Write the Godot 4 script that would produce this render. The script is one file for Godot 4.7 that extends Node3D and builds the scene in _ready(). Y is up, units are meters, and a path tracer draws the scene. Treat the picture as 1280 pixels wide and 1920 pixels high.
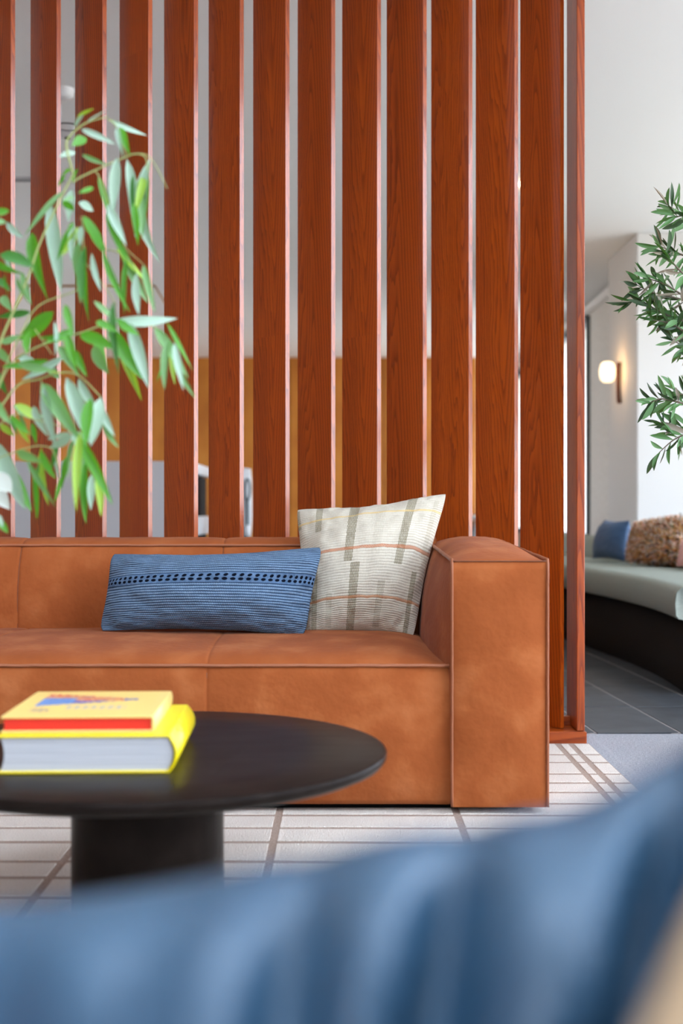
extends Node3D
# A lounge: tan leather sofa before a screen of angled timber slats, coffee table with books and cut branches,
# blue armchair close to the lens, reception area and window bench behind. Metres, y up, camera looks along -z.
# In the builders D is the distance in front of the camera plane (z = -D).

var used := {}
var M := {}
var rng := RandomNumberGenerator.new()
var nz := FastNoiseLite.new()

# ---------------------------------------------------------------- naming
func numbered(n: String) -> String:
	var k: int = used.get(n, 0)
	used[n] = k + 1
	return n if k == 0 else "%s_%03d" % [n, k]

func tag(o: Node, label: String, category: String, group := "") -> Node:
	o.set_meta("label", label)
	o.set_meta("category", category)
	if group != "":
		o.set_meta("group", group)
	return o

func thing(called: String, label: String, category: String, at := Vector3.ZERO, turn := 0.0, group := "") -> Node3D:
	var o := Node3D.new()
	o.name = numbered(called)
	add_child(o)
	o.position = at
	o.rotation.y = turn
	tag(o, label, category, group)
	return o

func put(called: String, mesh: Mesh, m: Material, parent: Node = null) -> MeshInstance3D:
	var o := MeshInstance3D.new()
	o.mesh = mesh
	o.material_override = m
	o.cast_shadow = GeometryInstance3D.SHADOW_CASTING_SETTING_ON
	if parent == null:
		o.name = numbered(called)
		add_child(o)
	else:
		o.name = called
		parent.add_child(o, true)
	return o

func struct_(called: String, mesh: Mesh, m: Material, parent: Node = null) -> MeshInstance3D:
	var o := put(called, mesh, m, parent)
	if parent == null:
		o.set_meta("kind", "structure")
	return o

# ---------------------------------------------------------------- mesh helpers
func V(x: float, y: float, d: float) -> Vector3:
	return Vector3(x, y, -d)

func begin(smooth := true) -> SurfaceTool:
	var st := SurfaceTool.new()
	st.begin(Mesh.PRIMITIVE_TRIANGLES)
	st.set_smooth_group(0 if smooth else -1)
	return st

func done(st: SurfaceTool) -> ArrayMesh:
	st.index()
	st.generate_normals()
	return st.commit()

# a b c d run anticlockwise seen from outside
func quad(st: SurfaceTool, a: Vector3, b: Vector3, c: Vector3, d: Vector3) -> void:
	for p in [a, d, c, a, c, b]:
		st.add_vertex(p)

# rows of points: going along a row is "right", next row is "up", seen from outside
func grid(st: SurfaceTool, rows: Array, uv := false, flip := false) -> void:
	var nr := rows.size()
	for j in nr - 1:
		var r0: PackedVector3Array = rows[j]
		var r1: PackedVector3Array = rows[j + 1]
		var nc := r0.size()
		for i in nc - 1:
			var ps := [r0[i], r1[i], r1[i + 1], r0[i], r1[i + 1], r0[i + 1]]
			var us := [[i, j], [i, j + 1], [i + 1, j + 1], [i, j], [i + 1, j + 1], [i + 1, j]]
			var order := [0, 2, 1, 3, 5, 4] if flip else [0, 1, 2, 3, 4, 5]
			for k in order:
				if uv:
					st.set_uv(Vector2(float(us[k][0]) / (nc - 1), 1.0 - float(us[k][1]) / (nr - 1)))
				st.add_vertex(ps[k])

# chamfered box, centre c, size s
func box_in(st: SurfaceTool, c: Vector3, s: Vector3, b := 0.004, basis := Basis.IDENTITY) -> void:
	b = minf(b, minf(s.x, minf(s.y, s.z)) * 0.45)
	var rings := []
	for lv in [[-s.y / 2, b], [-s.y / 2 + b, 0.0], [s.y / 2 - b, 0.0], [s.y / 2, b]]:
		var hx: float = s.x / 2 - lv[1]
		var hz: float = s.z / 2 - lv[1]
		var ring := []
		for q in [[-1, 1, 0], [1, 1, 0], [1, 1, 1], [1, -1, 1], [1, -1, 0], [-1, -1, 0], [-1, -1, 1], [-1, 1, 1]]:
			var x: float = q[0] * (hx if q[2] == 1 else hx - b)
			var z: float = q[1] * (hz if q[2] == 0 else hz - b)
			ring.append(c + basis * Vector3(x, lv[0], z))
		rings.append(ring)
	for k in 3:
		for i in 8:
			var j := (i + 1) % 8
			quad(st, rings[k][i], rings[k][j], rings[k + 1][j], rings[k + 1][i])
	for i in range(1, 7):
		for p in [rings[3][0], rings[3][i + 1], rings[3][i]]:
			st.add_vertex(p)
		for p in [rings[0][0], rings[0][i], rings[0][i + 1]]:
			st.add_vertex(p)

func box(c: Vector3, s: Vector3, b := 0.004) -> ArrayMesh:
	var st := begin(false)
	box_in(st, c, s, b)
	return done(st)

# lathe round the y axis: profile of (radius, y) from bottom to top
func lathe(profile: Array, n := 48, c := Vector3.ZERO) -> ArrayMesh:
	var st := begin()
	var rows := []
	for p in profile:
		var r := PackedVector3Array()
		for i in n + 1:
			var a := TAU * (i % n) / n
			r.append(c + Vector3(p[0] * cos(a), p[1], -p[0] * sin(a)))
		rows.append(r)
	grid(st, rows)
	return done(st)

func smooth_path(pts: PackedVector3Array, per := 6) -> PackedVector3Array:
	var out := PackedVector3Array()
	var n := pts.size()
	for i in n - 1:
		var a := pts[maxi(i - 1, 0)]
		var d := pts[mini(i + 2, n - 1)]
		for k in per:
			out.append(pts[i].cubic_interpolate(pts[i + 1], a, d, float(k) / per))
	out.append(pts[n - 1])
	return out

func tube_in(st: SurfaceTool, pts: PackedVector3Array, r0: float, r1: float, sides := 8, squash := 1.0) -> void:
	var rows := []
	var n := pts.size()
	var up := Vector3.UP
	for i in n:
		var t := (pts[mini(i + 1, n - 1)] - pts[maxi(i - 1, 0)]).normalized()
		if absf(t.dot(up)) > 0.95:
			up = Vector3(0.3, 0.1, 0.95).normalized()
		var s := t.cross(up).normalized()
		var u := s.cross(t).normalized()
		up = u
		var r := lerpf(r0, r1, float(i) / maxf(1, n - 1))
		var row := PackedVector3Array()
		for k in sides + 1:
			var a := TAU * (k % sides) / sides
			row.append(pts[i] + (s * cos(a) * squash + u * sin(a)) * r)
		rows.append(row)
	grid(st, rows)
	for e in [0, n - 1]:
		for k in range(1, sides - 1):
			var tri := [rows[e][0], rows[e][k], rows[e][k + 1]]
			if e > 0:
				tri.reverse()
			for p in tri:
				st.add_vertex(p)

func tube(pts: PackedVector3Array, r0: float, r1: float, sides := 8) -> ArrayMesh:
	var st := begin()
	tube_in(st, pts, r0, r1, sides)
	return done(st)

# puffed four-sided panel, corners anticlockwise from bottom left seen from outside
func panel_in(st: SurfaceTool, a: Vector3, b: Vector3, c: Vector3, d: Vector3, bulge: Vector3, n := 20, power := 4.0, rough := 0.0) -> void:
	var nor := (b - a).cross(d - a).normalized()
	var rows := []
	for j in n + 1:
		var t := float(j) / n
		var row := PackedVector3Array()
		for i in n + 1:
			var s := float(i) / n
			var p := a.lerp(b, s).lerp(d.lerp(c, s), t)
			var w := (1.0 - pow(absf(2 * s - 1), power)) * (1.0 - pow(absf(2 * t - 1), power))
			p += bulge * w
			if rough > 0.0:
				p += nor * (rough * w * (nz.get_noise_3dv(p * 900.0) + 0.6 * nz.get_noise_3dv(p * 2200.0)))
			row.append(p)
		rows.append(row)
	grid(st, rows)

# a box of six puffed panels; lo/hi corners plus bulge per face [left, right, bottom, top, front, back]
func puff_box(lo: Vector3, hi: Vector3, bl: Array, n := 20, power := 4.0, rough := 0.0, back_rise := 0.0) -> ArrayMesh:
	var st := begin()
	var x0 := lo.x; var x1 := hi.x; var y0 := lo.y; var y1 := hi.y
	var f := hi.z; var k := lo.z
	var yb := y1 + back_rise
	var c := [Vector3(x0, y0, f), Vector3(x1, y0, f), Vector3(x1, y1, f), Vector3(x0, y1, f), Vector3(x0, y0, k), Vector3(x1, y0, k), Vector3(x1, yb, k), Vector3(x0, yb, k)]
	var faces := [[4, 0, 3, 7, Vector3.LEFT], [1, 5, 6, 2, Vector3.RIGHT], [4, 5, 1, 0, Vector3.DOWN], [3, 2, 6, 7, Vector3.UP], [0, 1, 2, 3, Vector3.BACK], [5, 4, 7, 6, Vector3.FORWARD]]
	for q in 6:
		st.set_smooth_group(3 if q == 4 else q)
		var w: Array = faces[q]
		panel_in(st, c[w[0]], c[w[1]], c[w[2]], c[w[3]], w[4] * bl[q], n, power, rough)
	return done(st)

# pillow between four corners (top left, top right, bottom right, bottom left seen from its front)
func pillow(tl: Vector3, tr: Vector3, br: Vector3, bl: Vector3, thick: float, pinch := 0.06, wrinkle := 0.004, seed_ := 1, n := 44, side_pinch := -1.0) -> ArrayMesh:
	var st := begin()
	var nor := (br - bl).cross(tl - bl).normalized()
	var mid := (tl + tr + br + bl) / 4
	nz.seed = seed_
	for side in [1.0, -1.0]:
		var rows := []
		for j in n + 1:
			var t := lerpf(-1, 1, float(j) / n)
			t = sign(t) * (1.0 - pow(1.0 - absf(t), 1.35))
			var row := PackedVector3Array()
			for i in n + 1:
				var s := lerpf(-1, 1, float(i) / n)
				s = sign(s) * (1.0 - pow(1.0 - absf(s), 1.35))
				var p := bl.lerp(br, (s + 1) / 2).lerp(tl.lerp(tr, (s + 1) / 2), (t + 1) / 2)
				var ps := pinch if side_pinch < 0.0 else side_pinch
				p -= (tr - tl + br - bl) * 0.25 * s * ps * pow(absf(s), 2.0) * (1 - t * t)
				p -= (tl - bl + tr - br) * 0.25 * t * pinch * pow(absf(t), 2.0) * (1 - s * s)
				p = p.lerp(mid, 0.045 * pow(absf(s * t), 7.0))
				var h := pow(maxf(0, 1 - pow(absf(s), 2.2)), 0.7) * pow(maxf(0, 1 - pow(absf(t), 2.2)), 0.7)
				var edge := 1.0 - 0.6 * h
				var rim := minf(1.0, 6.0 * h)
				p += nor * side * (h * thick + wrinkle * rim * edge * (nz.get_noise_3d(s * 160 * (1 + 0.0 * t), t * 160, side * 50) * 1.6 + nz.get_noise_3d(s * 420 + 90, t * 420, side * 70)))
				row.append(p)
			rows.append(row)
		grid(st, rows, true, side < 0)
	nz.seed = 7
	return done(st)

# rows along x: profile(x) gives (D, y) points going up the front, over the top and down the back
func loft_x(xs: Array, profile: Callable) -> ArrayMesh:
	var st := begin()
	var cols := []
	for x in xs:
		var pr: Array = profile.call(x)
		cols.append(pr)
	var rows := []
	for k in cols[0].size():
		var r := PackedVector3Array()
		for i in xs.size():
			r.append(V(xs[i], cols[i][k].y, cols[i][k].x))
		rows.append(r)
	grid(st, rows)
	for e in [0, xs.size() - 1]:
		var mid := Vector2.ZERO
		for p in cols[e]:
			mid += p
		mid /= cols[e].size()
		for k in cols[e].size() - 1:
			var tri := [V(xs[e], mid.y, mid.x), V(xs[e], cols[e][k].y, cols[e][k].x), V(xs[e], cols[e][k + 1].y, cols[e][k + 1].x)]
			if e > 0:
				tri.reverse()
			for p in tri:
				st.add_vertex(p)
	return done(st)

func stations(x0: float, x1: float, step: float, seams: Array) -> Array:
	var xs := []
	var n := int(ceil((x1 - x0) / step))
	for i in n + 1:
		xs.append(lerpf(x0, x1, float(i) / n))
	for s in seams:
		for d in [-0.02, -0.012, -0.007, -0.004, -0.002, 0.0, 0.002, 0.004, 0.007, 0.012, 0.02]:
			xs.append(s + d)
	for d in [0.006, 0.014, 0.024, 0.036]:
		xs.append(x0 + d)
		xs.append(x1 - d)
	xs.sort()
	var out := []
	for x in xs:
		if out.is_empty() or x - out[-1] > 0.0009:
			out.append(x)
	return out

func seam_dip(x: float, seams: Array, depth: float) -> float:
	var v := 0.0
	for s in seams:
		v += depth * exp(-pow((x - s) / 0.004, 2)) + depth * 0.8 * exp(-pow((x - s) / 0.03, 2))
	return v

# ---------------------------------------------------------------- materials
func mat(c: Color, rough := 0.6, metal := 0.0, spec := 0.5) -> StandardMaterial3D:
	var m := StandardMaterial3D.new()
	m.albedo_color = c
	m.roughness = rough
	m.metallic = metal
	m.metallic_specular = spec
	return m

func C(r: int, g: int, b: int) -> Color:
	return Color8(r, g, b)

func noise_tex(freq: float, octaves: int, ramp: Array, size := 512, seed_ := 3, kind := FastNoiseLite.TYPE_SIMPLEX_SMOOTH) -> NoiseTexture2D:
	var n := FastNoiseLite.new()
	n.noise_type = kind
	n.seed = seed_
	n.frequency = freq
	n.fractal_octaves = octaves
	var t := NoiseTexture2D.new()
	t.width = size
	t.height = size
	t.seamless = true
	t.noise = n
	if ramp.size():
		var g := Gradient.new()
		var off := PackedFloat32Array()
		var col := PackedColorArray()
		for k in ramp:
			off.append(k[0])
			col.append(k[1])
		g.offsets = off
		g.colors = col
		t.color_ramp = g
	return t

func tri(m: StandardMaterial3D, scale: Vector3, world := true) -> StandardMaterial3D:
	m.uv1_triplanar = true
	m.uv1_world_triplanar = world
	m.uv1_scale = scale
	return m

func relief(m: StandardMaterial3D, t: Texture2D, cm: float) -> StandardMaterial3D:
	m.heightmap_enabled = true
	m.heightmap_texture = t
	m.heightmap_scale = cm
	return m

func image_tex(w: int, h: int, data: PackedByteArray) -> ImageTexture:
	return ImageTexture.create_from_image(Image.create_from_data(w, h, false, Image.FORMAT_RGB8, data))

# six boards of flat- and quarter-sawn oak side by side, red-brown stain
func wood_texture(w: int, h: int, light: Color, dark: Color) -> ImageTexture:
	var n := FastNoiseLite.new()
	n.noise_type = FastNoiseLite.TYPE_SIMPLEX_SMOOTH
	n.frequency = 1.0
	n.seed = 21
	var data := PackedByteArray()
	data.resize(w * h * 3)
	var cw := w / 6.0
	var centre := [0.25, -0.5, 0.55, 1.9, -0.05, -1.7]
	var bend := [5.0, 3.2, 6.0, 2.2, 4.2, 2.6]
	var rise := [1.5, -1.2, 1.8, 0.5, -1.6, 0.4]
	var count := [3.2, 3.8, 2.8, 5.0, 3.4, 5.4]
	var lift := [0.0, -0.03, 0.03, 0.05, -0.02, 0.02]
	var at := 0
	for j in h:
		var y := 2.7 * j / h
		for i in w:
			var k := mini(5, int(i / cw))
			var x := (i - k * cw) / cw * 2.0 - 1.0
			var wob := n.get_noise_3d(x * 0.7, y * 0.9, k * 9.0)
			var fine := n.get_noise_3d(x * 5.0, y * 3.0, k * 7.0 + 40.0)
			var dx: float = x - centre[k] - 0.25 * wob
			var f: float = sqrt(dx * dx * bend[k] + 0.05) + rise[k] * y + 0.55 * wob + 0.035 * fine
			var ring: float = f * count[k]
			ring -= floor(ring)
			var g := pow(1.0 - ring, 2.2) * 0.75
			g *= smoothstep(0.0, 0.08, ring)
			var pore := n.get_noise_3d(x * 34.0, y * 4.0, k * 3.0 + 80.0)
			g += clampf(pore * 0.75 - 0.12, 0.0, 1.0) * 0.8
			g += 0.22 * n.get_noise_3d(x * 1.1, y * 0.35, k * 5.0 + 120.0) + 0.12 - lift[k] * 2.0
			g = clampf(g, 0.0, 1.0)
			data[at] = int(255 * lerpf(light.r, dark.r, g))
			data[at + 1] = int(255 * lerpf(light.g, dark.g, g))
			data[at + 2] = int(255 * lerpf(light.b, dark.b, g))
			at += 3
	return image_tex(w, h, data)

# cream cushion cloth: corded weft, blocks of brown warp, three rows of coloured overcast stitches; returns [colour, height]
func cream_cloth() -> Array:
	var s := 1024
	var col := PackedByteArray()
	col.resize(s * s * 3)
	var hi := PackedByteArray()
	hi.resize(s * s * 3)
	var n := FastNoiseLite.new()
	n.frequency = 1.0
	n.seed = 5
	# u0 v0 u1 v1 width strength
	var blocks := [[0.225, 0.0, 0.20, 0.31, 0.045, 0.9], [0.425, 0.03, 0.40, 0.53, 0.05, 1.0], [0.725, 0.0, 0.70, 0.55, 0.055, 1.0], [0.445, 0.54, 0.44, 1.0, 0.052, 1.0], [0.845, 0.57, 0.86, 1.0, 0.05, 1.0], [0.165, 0.5, 0.16, 1.0, 0.05, 1.0], [0.03, 0.05, 0.03, 0.25, 0.04, 0.8], [0.285, 0.7, 0.285, 0.95, 0.045, 0.4], [0.61, 0.64, 0.61, 0.95, 0.045, 0.45], [0.9, 0.12, 0.9, 0.5, 0.05, 0.25], [0.56, 0.1, 0.55, 0.5, 0.05, 0.12]]
	var rows := 66.0
	var at := 0
	for j in s:
		var v := float(j) / s
		var rv := v * rows
		var ph := rv - floorf(rv)
		var line := floorf(rv)
		for i in s:
			var u := float(i) / s
			var cord := sin(ph * PI)
			var grain := n.get_noise_2d(u * 240.0, line * 9.0)
			var slub := n.get_noise_2d(u * 30.0, line * 5.0 + 300.0)
			var gap := smoothstep(0.42, 0.1, cord) * clampf(0.55 + 0.8 * slub, 0.1, 1.0)
			var c := Color(0.82, 0.79, 0.73).lerp(Color(0.73, 0.695, 0.62), clampf(0.4 + 0.6 * grain, 0, 1))
			c = c.lerp(Color(0.5, 0.46, 0.39), gap * 0.5)
			for b in blocks:
				if v >= b[1] and v <= b[3]:
					var mid: float = lerpf(b[0], b[2], (v - b[1]) / (b[3] - b[1]))
					var du: float = absf(u - mid) / (b[4] * 0.5)
					if du < 1.0:
						var cell := sin(u * 2.0 * PI * 128.0 + (PI if int(line) % 2 == 0 else 0.0))
						var k: float = b[5] * clampf(0.62 + 0.5 * cell * (0.4 + cord) + 0.4 * grain, 0.0, 1.0)
						c = c.lerp(Color(0.40, 0.365, 0.27), k * 0.8)
			var hh := 0.35 + 0.5 * cord + 0.12 * grain
			for q in [[0.215, Color(0.83, 0.70, 0.45)], [0.46, Color(0.71, 0.42, 0.28)], [0.735, Color(0.72, 0.45, 0.28)]]:
				var dv: float = absf(v - q[0] - 0.004 * n.get_noise_2d(u * 9.0, 3.0)) / 0.0085
				if dv < 1.0:
					var tw := sin((u * 110.0 + (v - q[0]) * 60.0) * TAU)
					var a := clampf(0.65 + 0.5 * tw, 0.0, 1.0)
					c = c.lerp(q[1], a)
					hh += 0.3 * a
			col[at] = int(255 * clampf(c.r, 0, 1))
			col[at + 1] = int(255 * clampf(c.g, 0, 1))
			col[at + 2] = int(255 * clampf(c.b, 0, 1))
			var hb := int(255 * clampf(hh, 0, 1))
			hi[at] = hb
			hi[at + 1] = hb
			hi[at + 2] = hb
			at += 3
	return [image_tex(s, s, col), image_tex(s, s, hi)]

# blue basket weave with one row of dark cut knots
func blue_cloth() -> Array:
	var w := 1280
	var h := 576
	var col := PackedByteArray()
	col.resize(w * h * 3)
	var hi := PackedByteArray()
	hi.resize(w * h * 3)
	var n := FastNoiseLite.new()
	n.frequency = 1.0
	n.seed = 9
	var rows := 40.0
	var cols := 120.0
	var knots := 34.0
	var at := 0
	for j in h:
		var v := float(j) / h
		var rv := v * rows
		var line := floorf(rv)
		var ph := rv - line
		for i in w:
			var u := float(i) / w
			var cu := u * cols + (0.5 if int(line) % 2 == 0 else 0.0)
			var pc := cu - floorf(cu)
			var cord := sin(ph * PI)
			var bead := sin(pc * PI)
			var var_ := n.get_noise_2d(floorf(cu) * 3.1, line * 7.3)
			var wear := n.get_noise_2d(u * 9.0, v * 5.0 + 70.0)
			var top := cord * (0.55 + 0.45 * bead)
			var k := smoothstep(0.1, 0.6, top)
			var c := Color(0.10, 0.17, 0.27).lerp(Color(0.43, 0.52, 0.615), k)
			c = c.lerp(Color(0.52, 0.61, 0.70), clampf(var_ * 0.5 + wear * 0.3, 0.0, 0.5) * k)
			var hh := 0.2 + 0.7 * top + 0.1 * var_
			var dv := (v - 0.425) / 0.04
			if absf(dv) < 1.15:
				hh = 0.55 + 0.1 * bead
				c = Color(0.30, 0.40, 0.52).lerp(Color(0.38, 0.47, 0.58), clampf(0.5 + var_, 0, 1))
				var ku := u * knots
				var kp := ku - floorf(ku)
				var upper: float = Vector2((kp - 0.50 - (dv + 0.45) * -0.2) / 0.30, (dv + 0.45) / 0.38).length()
				var lower: float = Vector2((kp - 0.42) / 0.36, (dv - 0.45) / 0.34).length()
				var hole := 1.0 - smoothstep(0.75, 1.05, minf(upper, lower) + 0.25 * n.get_noise_2d(u * 300.0, v * 200.0))
				c = c.lerp(Color(0.035, 0.06, 0.11), hole)
				hh = lerpf(hh, 0.0, hole)
			col[at] = int(255 * clampf(c.r, 0, 1))
			col[at + 1] = int(255 * clampf(c.g, 0, 1))
			col[at + 2] = int(255 * clampf(c.b, 0, 1))
			var hb := int(255 * clampf(hh, 0, 1))
			hi[at] = hb
			hi[at + 1] = hb
			hi[at + 2] = hb
			at += 3
	return [image_tex(w, h, col), image_tex(w, h, hi)]

# front board of the small book: loose print of a blue wedge with red and cream patches and a row of pale marks
func book_cover() -> ImageTexture:
	var w := 384
	var h := 448
	var n := FastNoiseLite.new()
	n.frequency = 1.0
	var data := PackedByteArray()
	data.resize(w * h * 3)
	var at := 0
	for j in h:
		var v := float(j) / h
		for i in w:
			var u := float(i) / w
			var c := Color(0.93, 0.80, 0.47)
			var g := n.get_noise_2d(u * 9.0, v * 9.0)
			var g2 := n.get_noise_2d(u * 22.0 + 50.0, v * 22.0)
			var mid := 0.36 + 0.02 * g
			var half := lerpf(0.27, 0.03, clampf((u - 0.12) / 0.68, 0.0, 1.0)) + 0.03 * g2
			if u > 0.12 and u < 0.86 and absf(v - mid) < half:
				c = Color(0.18, 0.33, 0.68)
				if u < 0.38 and v > 0.3:
					c = Color(0.42, 0.58, 0.78) if g2 > -0.2 else Color(0.25, 0.42, 0.72)
				elif v < mid + 0.06 and u < 0.76:
					c = Color(0.80, 0.36, 0.26) if g2 > 0.0 else (Color(0.93, 0.75, 0.48) if g > -0.1 else Color(0.78, 0.62, 0.55))
			if v > 0.62 and v < 0.74 and u > 0.38 and u < 0.82:
				var q := u * 16.0
				if q - floorf(q) < 0.6 and g2 > -0.35:
					c = Color(0.72, 0.70, 0.66)
			if u > 0.13 and u < 0.27 and v > 0.72 and v < 0.84 and g2 > 0.05:
				c = Color(0.45, 0.42, 0.55)
			data[at] = int(255 * c.r)
			data[at + 1] = int(255 * c.g)
			data[at + 2] = int(255 * c.b)
			at += 3
	return image_tex(w, h, data)

func make_materials() -> void:
	M.white = mat(C(238, 239, 238), 0.85)
	M.ceiling = mat(C(244, 246, 246), 0.95, 0.0, 0.2)
	var plaster := noise_tex(0.03, 4, [[0.0, C(205, 203, 196)], [0.5, C(220, 218, 212)], [1.0, C(228, 227, 222)]])
	M.concrete = tri(mat(Color.WHITE, 0.9), Vector3(1.2, 1.2, 1.2))
	M.concrete.albedo_texture = plaster
	M.pillar = mat(C(214, 213, 210), 0.8)
	# slats: one texture, six offsets
	var wt := wood_texture(768, 1280, Color8(178, 80, 12), Color8(110, 36, 2))
	M.slats = []
	for k in 6:
		var m := tri(mat(Color.WHITE, 0.3, 0.0, 0.5), Vector3(1.0 / 0.99, 1.0 / 2.7, 1.0 / 0.99), false)
		m.albedo_texture = wt
		m.uv1_offset = Vector3((k + 0.5) / 6.0, 0.13 * k, 0.37)
		m.uv1_triplanar_sharpness = 8.0
		m.clearcoat_enabled = true
		m.clearcoat = 1.0
		m.clearcoat_roughness = 0.16
		M.slats.append(m)
	M.post = M.slats[4].duplicate()
	M.post.clearcoat_enabled = false
	M.post.roughness = 0.4
	# the same stained oak laid lengthwise for base and head boards
	M.board = tri(mat(Color.WHITE, 0.4, 0.0, 0.5), Vector3(0.04, 2.0, 1.0), false)
	M.board.albedo_texture = wt
	M.board.uv1_offset = Vector3(0.1, 0.2, 0.3)
	M.far_wood = tri(mat(C(255, 255, 255), 0.5), Vector3(0.6, 0.4, 0.6))
	M.far_wood.albedo_texture = noise_tex(0.012, 3, [[0.0, C(168, 98, 20)], [0.5, C(184, 114, 30)], [1.0, C(196, 128, 44)]], 256, 14)
	# tan nubuck
	var nub := noise_tex(0.006, 5, [[0.0, C(138, 72, 36)], [0.5, C(149, 80, 42)], [0.64, C(156, 87, 47)], [1.0, C(170, 101, 60)]], 1024, 31)
	var nap := noise_tex(0.09, 4, [], 512, 8)
	M.nubuck = tri(mat(Color.WHITE, 0.85, 0.0, 0.15), Vector3(0.9, 0.9, 0.9))
	M.nubuck.albedo_texture = nub
	M.nubuck.rim_enabled = true
	M.nubuck.rim = 0.08
	M.nubuck.rim_tint = 0.9
	relief(M.nubuck, nap, 0.12)
	M.piping = mat(C(150, 88, 56), 0.6)
	M.stitch = mat(C(112, 62, 36), 0.7)
	M.black = mat(C(8, 8, 9), 0.7, 0.0, 0.2)
	# cushions
	var cc := cream_cloth()
	M.cream = mat(Color.WHITE, 0.9, 0.0, 0.2)
	M.cream.albedo_texture = cc[0]
	relief(M.cream, cc[1], 0.22)
	var bc := blue_cloth()
	M.blue_cloth = mat(Color.WHITE, 0.9, 0.0, 0.2)
	M.blue_cloth.albedo_texture = bc[0]
	relief(M.blue_cloth, bc[1], 0.25)
	M.dark_wood = tri(mat(Color.WHITE, 0.34, 0.0, 0.14), Vector3(0.8, 0.8, 3.2))
	M.dark_wood.albedo_texture = noise_tex(0.02, 4, [[0.0, C(22, 17, 15)], [0.5, C(31, 25, 22)], [1.0, C(42, 35, 31)]], 512, 17)
	M.dark_wood.roughness_texture = noise_tex(0.02, 3, [[0.0, Color(0.85, 0.85, 0.85)], [1.0, Color(1, 1, 1)]], 256, 19)
	# foreground chair
	M.blue_leather = tri(mat(Color.WHITE, 0.4, 0.0, 0.55), Vector3(2.0, 2.0, 2.0))
	M.blue_leather.albedo_texture = noise_tex(0.01, 4, [[0.0, C(38, 69, 94)], [0.5, C(47, 79, 104)], [1.0, C(58, 90, 115)]], 512, 23)
	relief(M.blue_leather, nap, 0.1)
	M.tan_cloth = tri(mat(Color.WHITE, 0.9, 0.0, 0.2), Vector3(6, 6, 6))
	M.tan_cloth.albedo_texture = noise_tex(0.05, 4, [[0.0, C(172, 146, 116)], [1.0, C(198, 172, 140)]], 256, 29)
	# floor
	var pile := noise_tex(0.12, 4, [[0.0, C(214, 204, 192)], [0.5, C(234, 226, 215)], [1.0, C(244, 238, 228)]], 512, 41)
	var pile_h := noise_tex(0.16, 3, [], 512, 43)
	M.pile = tri(mat(Color.WHITE, 0.98, 0.0, 0.1), Vector3(3.2, 3.2, 3.2))
	M.pile.albedo_texture = pile
	relief(M.pile, pile_h, 0.6)
	M.rug_line = tri(mat(Color.WHITE, 0.98, 0.0, 0.1), Vector3(4, 4, 4))
	M.rug_line.albedo_texture = noise_tex(0.1, 4, [[0.0, C(172, 151, 137)], [1.0, C(202, 183, 168)]], 256, 44)
	relief(M.rug_line, pile_h, 0.6)
	M.carpet = tri(mat(Color.WHITE, 0.98, 0.0, 0.1), Vector3(3, 3, 3))
	M.carpet.albedo_texture = noise_tex(0.12, 4, [[0.0, C(150, 152, 158)], [1.0, C(190, 192, 197)]], 256, 45)
	relief(M.carpet, pile_h, 0.5)
	M.slates = []
	for k in 3:
		var m := tri(mat(Color.WHITE, 0.55), Vector3(1.3, 1.3, 1.3))
		m.albedo_texture = noise_tex(0.02, 5, [[0.0, C(38 + 4 * k, 42 + 4 * k, 47 + 4 * k)], [1.0, C(60 + 4 * k, 65 + 4 * k, 70 + 4 * k)]], 256, 51 + k)
		m.uv1_offset = Vector3(0.3 * k, 0, 0.2 * k)
		M.slates.append(m)
	M.grout = mat(C(150, 145, 142), 0.9)
	# upholstery and others far behind
	M.sage = tri(mat(Color.WHITE, 0.95, 0.0, 0.2), Vector3(5, 5, 5))
	M.sage.albedo_texture = noise_tex(0.1, 4, [[0.0, C(140, 146, 136)], [1.0, C(168, 174, 163)]], 256, 61)
	M.blue_velvet = mat(C(50, 82, 118), 0.6)
	M.blue_velvet.rim_enabled = true
	M.blue_velvet.rim = 0.3
	M.pink = mat(C(214, 160, 152), 0.8)
	M.shag = mat(Color.WHITE, 0.95)
	M.shag.vertex_color_use_as_albedo = true
	M.shag_base = mat(C(150, 112, 74), 0.95)
	M.brass = mat(C(176, 130, 70), 0.3, 1.0)
	M.bronze = mat(C(92, 52, 34), 0.35, 0.6)
	M.frame_dark = mat(C(30, 42, 46), 0.4)
	M.counter = mat(C(196, 198, 202), 0.5)
	M.grey_plastic = mat(C(120, 132, 138), 0.5)
	M.white_plastic = mat(C(232, 236, 240), 0.4)
	M.glow = mat(C(255, 240, 215), 0.5)
	M.glow.emission_enabled = true
	M.glow.emission = Color8(255, 226, 180)
	M.glow.emission_energy_multiplier = 2.2
	M.pane = mat(Color(0.95, 1.0, 1.0, 0.04), 0.02, 0.0, 0.2)
	M.pane.transparency = BaseMaterial3D.TRANSPARENCY_ALPHA
	M.smoke = mat(Color(0.75, 0.75, 0.78, 0.25), 0.05)
	M.smoke.transparency = BaseMaterial3D.TRANSPARENCY_ALPHA
	# leaves
	M.leaf = {}
	for k in [["p", C(158, 184, 164), C(80, 110, 66)], ["s", C(106, 148, 92), C(80, 130, 40)], ["g", C(68, 134, 30), C(84, 150, 16)], ["d", C(44, 104, 30), C(60, 120, 20)], ["y", C(138, 172, 52), C(130, 160, 30)], ["w", C(226, 234, 228), C(90, 100, 90)], ["o", C(72, 112, 58), C(50, 80, 20)], ["q", C(104, 142, 92), C(60, 90, 30)], ["r", C(54, 78, 46), C(30, 50, 10)], ["b", C(150, 140, 122), C(40, 40, 30)]]:
		var m := mat(k[1], 0.45)
		m.backlight_enabled = true
		m.backlight = k[2]
		m.cull_mode = BaseMaterial3D.CULL_DISABLED
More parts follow.
